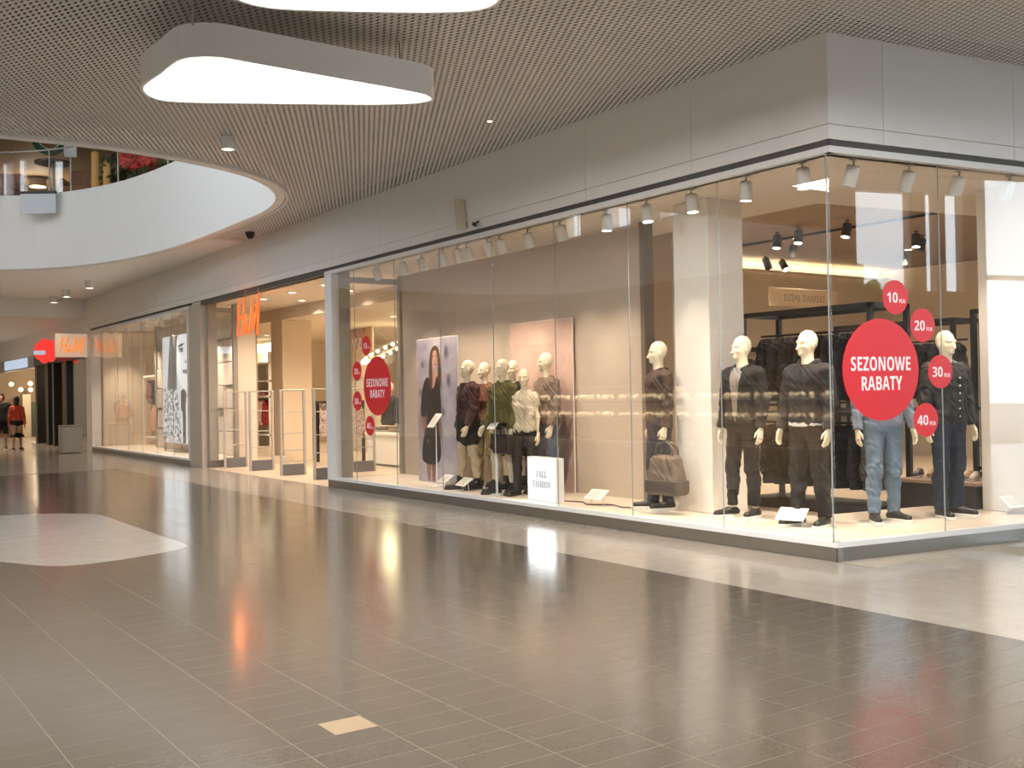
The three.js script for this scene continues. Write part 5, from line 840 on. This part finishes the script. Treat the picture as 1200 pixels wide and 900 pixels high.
  mannequin('mannequin in dark clothes inside the shop behind the white table', mp.x, -4.2, 0.3, { female: true, headYaw: 0.2, arms: relaxed, legs: stance, cell: 0.018, clothes: [{ kind: 'trousers', name: 'trousers', m: blackCloth }, { kind: 'top', name: 'coat', m: charcoal, hem: 0.7, t: 0.026, coat: true }], shoes: boots }, 'mannequins inside the shop', 0);
  // wall poster with white letters and the ring of bulbs
  const wp = onZ(420, 410, -5.4), po = thing('wall_poster', 'pale wall poster with a face and big white letters', 'poster', [wp.x, wp.y - 0.75, -5.4]), pt = canvasTex(420, 512, (c) => { c.fillStyle = '#dcb27c'; c.fillRect(0, 0, 420, 512); c.fillStyle = '#6b4a34'; c.beginPath(); c.ellipse(230, 150, 95, 100, 0, 0, 7); c.fill(); c.fillStyle = '#d39d80'; c.beginPath(); c.ellipse(238, 190, 62, 84, 0, 0, 7); c.fill(); c.fillStyle = '#c98f74'; c.fillRect(205, 260, 70, 70); c.fillStyle = '#e9cfae'; c.fillRect(120, 320, 240, 192); c.fillStyle = '#ffffff'; c.font = 'bold 150px sans-serif'; c.textAlign = 'center'; c.fillText('YA!', 220, 345); });
  part('board', rb(-0.85, 0, -0.05, 0.85, 2.0, 0, 0.01), bright, po); part('print', new THREE.PlaneGeometry(1.66, 1.96).translate(0, 1.0, 0.003), M(1, 1, 1, 0.5, { map: pt }), po); part('support', bx(-0.8, -(wp.y - 0.75), -0.3, 0.8, 0.02, -0.06), cream, po);
  const rp = onZ(449, 410, -5.2), rl = thing('ring_chandelier', 'hanging ring lamp set with small round bulbs', 'lamp', [rp.x, rp.y, -5.2]);
  rl.rotation.set(0.35, 0, 0.3); part('ring', new THREE.TorusGeometry(0.62, 0.03, 10, 48).rotateX(Math.PI / 2), M(0.6, 0.5, 0.35, 0.4), rl);
  for (let k = 0; k < 18; k++) { const a = k / 18 * Math.PI * 2; part('bulb', new THREE.SphereGeometry(0.05, 12, 8).translate(Math.cos(a) * 0.62, -0.06, Math.sin(a) * 0.62), glow(1, 0.9, 0.65, 4), rl); }
  for (let k = 0; k < 3; k++) { const a = k / 3 * 6.283; part('wire', bar(V(Math.cos(a) * 0.62, 0.02, Math.sin(a) * 0.62), V(0, 3.42 - rp.y, 0), 0.005), greyMetal, rl); }
  const rp2 = new THREE.PointLight(col(1, 0.82, 0.5), 1.5); rp2.name = 'ring_light'; rp2.shadow.radius = 10; rp2.position.y = -0.2; rl.add(rp2);
}
// garments in the portrait window's opening
{
  const a = V(-27.4, 0, 0), b = V(-25.35, 0, 0), rn = rng(23);
  const r = rack('garment_rail', 'white framed garment rail in the opening of the portrait display', a.x, b.x, -1.95, -1.5, 2.3, { hang: [2.2, 1.35], shelves: [0.4] });
  r.traverse((o) => { if (o.isMesh) o.material = cream; });
  const P = [cloth(0.24, 0.12, 0.08), cloth(0.6, 0.33, 0.22), cloth(0.03, 0.035, 0.06), cloth(0.35, 0.17, 0.07), cloth(0.025, 0.025, 0.03)], L = ['red brown top hanging on the white framed rail', 'salmon pink blouse hanging on the white framed rail', 'navy jacket hanging on the white framed rail', 'rust coloured top hanging on the white framed rail', 'black coat hanging on the white framed rail'];
  const n = 6, w = b.x - a.x; for (let k = 0; k < n; k++) hang(L[k % 5] + (k > 4 ? ', at its end' : ''), undefined, a.x + w * (k + 0.6) / n, k % 2 ? 1.35 : 2.2, -1.72, 0.4 + rn() * 0.6, P[k % 5], 0.8);
}
// ---------------------------------------------------------------- beyond the shop: dark store, bin, people, far shops
{
  const ds = thing('dark_storefront', 'black storefront with a dim interior beyond the shop end', 'storefront', [0, 0, 0]), blk = M(0.012, 0.011, 0.011, 0.35), dim = M(0.16, 0.12, 0.08, 0.7);
  part('head_panel', bx(-36.4, 2.9, -0.28, -28.3, 3.3, 0.03), blk, ds); part('rear_wall', bx(-36.4, 0, -3.3, -28.3, 3.3, -3.2), dim, ds); part('end_wall', bx(-36.5, 0, -3.3, -36.3, 3.3, 0.0), dim, ds); part('ceiling_board', bx(-36.4, 3.2, -3.2, -28.3, 3.3, -0.28), blk, ds); part('floor_board', bx(-36.4, -0.3, -3.2, -28.3, 0.005, 0), M(0.2, 0.15, 0.1, 0.4), ds);
  for (const x of [-36.2, -34.2, -33.2, -31.2]) part('pier', bx(x - 0.16, 0, -0.25, x + 0.16, 2.9, 0.02), blk, ds);
  for (const [x0, x1] of [[-31.04, -28.4]]) part('pane', bx(x0, 0.05, -0.1, x1, 2.9, -0.088), glass, ds);
  const inside = new THREE.PointLight(col(1, 0.75, 0.45), 9); inside.intensity = 5; inside.name = 'dim_store_light'; inside.position.set(-33.6, 2.6, -1.6); inside.shadow.radius = 6; ds.add(inside);
  part('ceiling_lamp', cyl(0.1, 0.1, 0.05, -33.6, 2.75, -1.6), glow(1, 0.8, 0.5, 4), ds);
  const rn = rng(41); for (let k = 0; k < 6; k++) hang('dark garment hanging in the dim black store', 'garments in the dim store', -30.8 + k * 0.42, 2.0, -1.2, rn() * 1.2, [darks[0], darks[3], cloth(0.2, 0.06, 0.05), cloth(0.22, 0.17, 0.12)][k % 4], 1.1);
  const rsn = thing('red_sign', 'red glowing flame shaped sign over the black storefront', 'sign', [onZ(54, 412, 0.35).x, 2.95, 0.35]);
  const petals = []; for (let k = 0; k < 7; k++) { const a = k / 7 * 6.283; petals.push(new THREE.SphereGeometry(0.24, 12, 8).scale(1, 1, 0.4).translate(Math.cos(a) * 0.34, 0.42 + Math.sin(a) * 0.3, 0)); } petals.push(new THREE.SphereGeometry(0.3, 12, 8).scale(1, 1, 0.4).translate(0, 0.42, 0)); petals.forEach((p) => p.rotateY(Math.PI / 3).scale(0.72, 0.8, 0.72));
  part('flame', petals, glow(1, 0.05, 0.04, 0.5), rsn); part('bracket', bx(-0.03, 0.3, -0.35, 0.03, 0.36, 0), blk, rsn);
  part('name_strip', rb(-0.3, 0.2, 0.22, 0.1, 0.34, 0.27, 0.01).rotateY(0.9), glow(0.7, 0.8, 0.95, 0.3), rsn);
  // litter bin
  const p = onY(93, 530.5, 0), bn = thing('litter_bin', 'square grey metal litter bin beside the shop end pier', 'bin', [p.x, 0, p.z + 0.25]);
  part('body', rb(-0.28, 0.02, -0.28, 0.28, 0.78, 0.28, 0.015), M(0.36, 0.34, 0.31, 0.45), bn); part('lid', rb(-0.29, 0.78, -0.29, 0.29, 0.84, 0.29, 0.012), M(0.24, 0.23, 0.21, 0.4), bn); part('foot', bx(-0.24, 0, -0.24, 0.24, 0.02, 0.24), blackMetal, bn);
  // people
  const skinA = M(0.5, 0.29, 0.2, 0.55), hair = M(0.03, 0.02, 0.015, 0.6);
  const pr = (label, x, z, turn, o) => { const m = thing('person', label, 'person', [x, 0, z], turn, 'shoppers in the far corridor'); figure(m, { skin: skinA, cell: 0.018, handCell: 0.007, fine: 0.007, shoes: { m: blackLeather, sole: soleWhite }, ...o }); return m; };
  const walk = [{ out: 0.09, fwd: 0.16 }, { out: 0.09, fwd: -0.14 }];
  pr('person in a dark jacket and shorts walking along the corridor', -31.9, 1.86, 1.2, { legs: walk, arms: [{ fwd: -0.2 }, { fwd: 0.2 }], clothes: [{ kind: 'hair', name: 'hair', m: hair, long: true }, { kind: 'trousers', name: 'shorts', m: charcoal, ankle: 0.52, t: 0.025 }, { kind: 'top', name: 'jacket', m: blackCloth, hem: 0.85, t: 0.03 }] });
  pr('person in an orange red shirt and black skirt in the corridor', -30.7, 1.6, -1.9, { female: true, scale: 0.95, legs: walk, arms: relaxed, clothes: [{ kind: 'hair', name: 'hair', m: hair, long: true, len: 1.5 }, { kind: 'skirt', name: 'skirt', m: blackCloth, hem: 0.45, t: 0.02 }, { kind: 'top', name: 'shirt', m: cloth(0.5, 0.07, 0.03), hem: 0.92, t: 0.018 }] });
  pr('person in dark clothes further down the corridor', -34.5, 2.6, 1.4, { legs: walk, arms: relaxed, clothes: [{ kind: 'hair', name: 'hair', m: hair }, { kind: 'trousers', name: 'trousers', m: charcoal }, { kind: 'top', name: 'coat', m: blackCloth, hem: 0.8, t: 0.03 }] });
  // bright shop closing the corridor
  const fs = thing('far_shopfront', 'bright distant shop with round lights beyond the black storefront', 'storefront', [-41.2, 0, 0]);
  part('head', bx(-4.7, 2.85, -0.2, 4.6, 3.3, 0.02), M(0.4, 0.4, 0.4, 0.6), fs); part('rear_wall', bx(-4.7, 0, -4.6, 4.6, 3.3, -4.5), M(0.55, 0.42, 0.28, 0.7), fs); part('ceiling_board', bx(-4.7, 3.3, -5, 4.6, 3.4, -0.3), M(0.6, 0.55, 0.5, 0.7), fs); part('floor_board', bx(-4.7, -0.3, -5, 4.6, 0.005, -0.02), M(0.4, 0.32, 0.24, 0.3), fs);
  part('end_wall', bx(-4.8, 0, -5, -4.65, 3.4, 0), M(0.5, 0.38, 0.26, 0.7), fs);
  part('lit_sign', bx(-1.5, 2.9, 0.02, 3.4, 3.26, 0.08), glow(0.55, 0.68, 0.85, 0.45), fs);
  for (let k = 0; k < 6; k++) part('shelf_block', rb(-4.3 + (k % 2) * 0.9, 0, -0.75 - k * 0.42, -3.7 + (k % 2) * 0.9, 1.2 + ((k * 2) % 3) * 0.35, -0.4 - k * 0.42, 0.02), [M(0.2, 0.1, 0.06, 0.6), M(0.5, 0.42, 0.3, 0.6), M(0.1, 0.12, 0.08, 0.6)][k % 3], fs);
  for (let k = 0; k < 6; k++) part('globe_lamp', new THREE.SphereGeometry(0.1, 14, 10).translate(-3.2 + (k % 3) * 0.7, 2.35 - (k % 2) * 0.25, -0.45 - k * 0.26), glow(1, 0.82, 0.55, 1.5), fs);
  const fl = new THREE.PointLight(col(1, 0.8, 0.55), 9); fl.name = 'far_shop_light'; fl.shadow.radius = 10; fl.position.set(-1.0, 2.3, -1.2); fs.add(fl);
  for (const [x, z] of [[-31, 2.5], [-35, 2.5], [-39, 2.5], [-35, 5.5]]) { const d = ceilLight(x, z, 4.12, 26, 'round recessed downlight in the low corridor ceiling', 'corridor downlights'); }
}
// ---------------------------------------------------------------- upper floor cafe
{
  // the point outside the balustrade curve, a given step behind it, that lies in the direction of a pixel column
  const behind = (px, step) => { let best = null, e0 = 1e9; for (const [x, z] of grow(step)) { if (x > -12 || z > 5.8) continue; const q = V(x, 6.6, z).project(camera), e = Math.abs((q.x + 1) * 600 - px); if (e < e0) { e0 = e; best = V(x, 0, z); } } return best; };
  const at = (px, py, x) => onX(px, py, x), bw = M(0.3, 0.1, 0.04, 0.5), F = 6.3;
  const chair = (px, label) => {
    const p = behind(px, 1.15), c = thing('cafe_armchair', label, 'armchair', [p.x, F, p.z], Math.PI / 2 - 0.5, 'brown cafe armchairs');
    part('seat', rb(-0.36, 0.3, -0.36, 0.36, 0.46, 0.36, 0.05), bw, c); part('backrest', rb(-0.36, 0.42, -0.4, 0.36, 0.95, -0.26, 0.06), bw, c); for (const s of [-1, 1]) part('armrest', rb(s * 0.3, 0.42, -0.36, s * 0.42, 0.64, 0.34, 0.05), bw, c);
    for (const sx of [-0.3, 0.3]) for (const sz of [-0.3, 0.3]) part('leg', cyl(0.018, 0.025, 0.31, sx, 0, sz, 10), blackMetal, c); return c;
  };
  chair(14, 'brown cafe armchair behind the glass balustrade, near the hanging screen'); chair(98, 'brown cafe armchair beside the dark round bar table'); 
  const tp = behind(63, 0.75), t = thing('bar_table', 'dark round cafe table on a slim pole', 'table', [tp.x, F, tp.z]); part('top', cyl(0.42, 0.42, 0.05, 0, 1.0, 0, 32), M(0.03, 0.025, 0.025, 0.4), t); part('pole', cyl(0.035, 0.035, 1.0, 0, 0, 0, 12), greyMetal, t); part('foot', cyl(0.25, 0.25, 0.02, 0, 0, 0, 24), greyMetal, t);
  const mp = behind(76, 0.32), mn = thing('menu_stand', 'white folded menu card standing on a thin post', 'menu stand', [mp.x, F, mp.z], 1.2); part('post', cyl(0.015, 0.015, 1.0, 0, 0, 0, 8), frameWhite, mn); part('card', rb(-0.14, 1.0, -0.015, 0.14, 1.45, 0.015, 0.004), M(0.6, 0.65, 0.68, 0.5), mn); part('foot', cyl(0.14, 0.14, 0.015, 0, 0, 0, 20), frameWhite, mn);
  [[105, 0.42, 'small amber lantern near the brown armchair'], [110, 0.95, 'tall amber lantern beside the brown armchair'], [120, 0.5, 'amber lantern between the tall lantern and the dark plants'], [131, 0.62, 'amber lantern next to the red flowers'], [24, 0.25, 'small glowing lamp above the hanging screen']].forEach(([px, h, label]) => { const p = behind(px, 0.3), l = thing('lantern', label, 'lantern', [p.x, F, p.z], 0, 'amber lanterns on the upper floor'); part('base', cyl(0.09, 0.09, 0.06, 0, 0, 0, 18), blackMetal, l); part('shade', cyl(0.085, 0.08, h, 0, 0.06, 0, 18), glow(0.8, 0.45, 0.12, 0.1), l); part('cap', cyl(0.085, 0.02, 0.12, 0, 0.06 + h, 0, 18), M(0.4, 0.28, 0.1, 0.5), l); });
  const leafG = new THREE.SphereGeometry(0.12, 8, 6).scale(1, 0.25, 0.5), rn = rng(77);
  const plant = (px, label, red, h) => { const p = behind(px, 0.5), g = thing('potted_plant', label, 'plant', [p.x, F, p.z]); part('pot', cyl(0.14, 0.19, 0.3, 0, 0, 0, 20), M(0.05, 0.04, 0.035, 0.5), g); const lv = [], fl = []; for (let i = 0; i < 70; i++) { const q = leafG.clone().rotateX(rn() * 3).rotateY(rn() * 6.3).rotateZ(rn() * 3), a = rn() * 6.3, r = 0.26 * Math.sqrt(rn()), y = 0.3 + rn() * h; q.translate(Math.cos(a) * r, y, Math.sin(a) * r); (red && y > 0.42 ? fl : lv).push(q); } part('foliage', lv, M(0.03, 0.06, 0.02, 0.6), g); if (fl.length) part('flowers', fl, M(0.75, 0.03, 0.03, 0.5), g); };
  plant(139, 'dark green potted plant beside the amber lanterns', false, 0.6); plant(157, 'potted plant with bright red flowers on the upper floor', true, 0.75); plant(178, 'second red flowering plant at the balustrade bend', true, 0.6); plant(200, 'dark potted plant at the end of the balustrade', false, 0.4);
  for (const z of [1.0, 5.0]) { const cp = thing('cafe_lamp', 'warm drum lamp under the brown cafe ceiling', 'lamp', [-30, 8.42, z], 0, 'cafe ceiling lamps'); part('drum', cyl(0.25, 0.25, 0.25, 0, 0, 0, 24), M(0.5, 0.4, 0.3, 0.6), cp); part('diffuser', cyl(0.24, 0.24, 0.01, 0, -0.012, 0, 24), glow(1, 0.8, 0.5, 3), cp); part('stem', cyl(0.02, 0.02, 0.03, 0, 0.249, 0, 8), blackMetal, cp); const q = new THREE.PointLight(col(1, 0.8, 0.55), 3.5); q.name = 'cafe_light'; q.shadow.radius = 8; q.position.y = -0.2; cp.add(q); }
  // round green cafe sign
  const sp = at(57, 163, -24.05), sg = thing('round_cafe_sign', 'round green cafe sign with a pale inner ring', 'sign', [-24.05, sp.y, sp.z], Math.PI / 2);
  part('disc', new THREE.CylinderGeometry(0.44, 0.44, 0.06, 48).rotateX(Math.PI / 2), M(0.015, 0.12, 0.055, 0.5), sg); part('ring', new THREE.TorusGeometry(0.27, 0.015, 10, 48).translate(0, 0, 0.035), M(0.75, 0.75, 0.6, 0.5), sg); part('centre', new THREE.CylinderGeometry(0.25, 0.25, 0.03, 40).rotateX(Math.PI / 2).translate(0, 0, 0.03), M(0.28, 0.14, 0.07, 0.5), sg);
  part('motif', [new THREE.SphereGeometry(0.1, 14, 10).scale(1.1, 0.7, 0.2).rotateZ(0.5).translate(0.06, -0.04, 0.05), new THREE.SphereGeometry(0.08, 14, 10).scale(0.6, 1.3, 0.2).translate(-0.06, 0.05, 0.05)], M(0.8, 0.75, 0.65, 0.5), sg); part('bracket', bx(-0.03, -0.02, -0.12, 0.03, 0.02, 0), blackMetal, sg);
  // screen hanging in the atrium
  const c0 = behind(38, -0.3), sc = thing('hanging_screen', 'white hanging screen with a black top edge on the atrium edge band', 'screen', [c0.x, 5.9, c0.z], 1.0);
  part('panel', rb(-0.4, 0, -0.03, 0.4, 0.46, 0.02, 0.006), M(0.6, 0.64, 0.7, 0.4), sc); part('top_edge', rb(-0.41, 0.46, -0.04, 0.41, 0.52, 0.03, 0.006), blackMetal, sc); part('bracket', bx(-0.04, 0.2, -0.32, 0.04, 0.3, -0.03), blackMetal, sc);
}
// ---------------------------------------------------------------- shoe shelves across the hall (seen mirrored in the front glass)
{
  for (const [y, name] of [[0.72, 'lower'], [1.28, 'upper']]) {
    const s = thing('shoe_shelf', `${name} lit shoe shelf of the shop across the hall`, 'shelf', [-17, y, 14.3]);
    part('board', bx(-7.6, -0.04, -0.2, 7.6, 0, 0.2), M(0.7, 0.6, 0.45, 0.5), s); part('canopy', [bx(-7.6, 0.44, -0.2, 7.6, 0.46, 0.2), bx(-7.6, 0.38, -0.21, 7.6, 0.46, -0.2)], M(0.4, 0.33, 0.25, 0.5), s); part('light_strip', bx(-7.6, 0.425, -0.1, 7.6, 0.439, -0.04), glow(1, 0.8, 0.5, 2), s); for (const x of [-7.6, 0, 7.58]) part('bracket', bx(x, -0.04, -0.2, x + 0.02, 0.44, 0.2), greyMetal, s);
    const li = new THREE.RectAreaLight(col(1, 0.8, 0.52), 80, 15, 0.06); li.name = 'shelf_light'; li.rotation.x = -Math.PI / 2; li.position.set(0, 0.41, -0.07); s.add(li);
    for (let k = 0; k < 52; k++) shoe(`shoe on the ${name} lit shelf across the hall`, `shoes on the ${name} shelf across the hall`, -24.2 + Math.floor(k / 4) * 1.15 + (k % 4) * 0.2, y, 14.2 + (k % 2) * 0.08, 2.2 + (k % 3) * 0.4, 2).scale.setScalar(1.7);
  }
}
// ---------------------------------------------------------------- trees outside the glazed entrance (seen mirrored in the corner glass)
for (const [x, z, h, label] of [[24, -9, 6, 'leafy green tree outside the glazed entrance'], [27, -19, 7, 'taller green tree outside the glazed entrance']]) {
  const t = thing('tree', label, 'tree', [x, -0.05, z], 0, 'trees outside'), rn = rng(h * 13), lv = []; part('trunk', cyl(0.18, 0.1, h * 0.5, 0, 0, 0, 12), M(0.12, 0.08, 0.05, 0.9), t);
  for (let i = 0; i < 260; i++) { const a = rn() * 6.283, b = Math.acos(2 * rn() - 1), r = h * 0.26 * Math.cbrt(rn()); lv.push(new THREE.IcosahedronGeometry(0.22 + rn() * 0.2, 0).rotateX(rn() * 3).translate(Math.cos(a) * Math.sin(b) * r, h * 0.62 + Math.cos(b) * r, Math.sin(a) * Math.sin(b) * r)); }
  part('crown', lv, M(0.06, 0.12, 0.03, 0.8), t);
}
scene.traverse((o) => { if (o.isMesh) { o.castShadow = true; o.receiveShadow = true; } if (o.isSpotLight || o.isPointLight) o.castShadow = true; });
renderer.render(scene, camera);
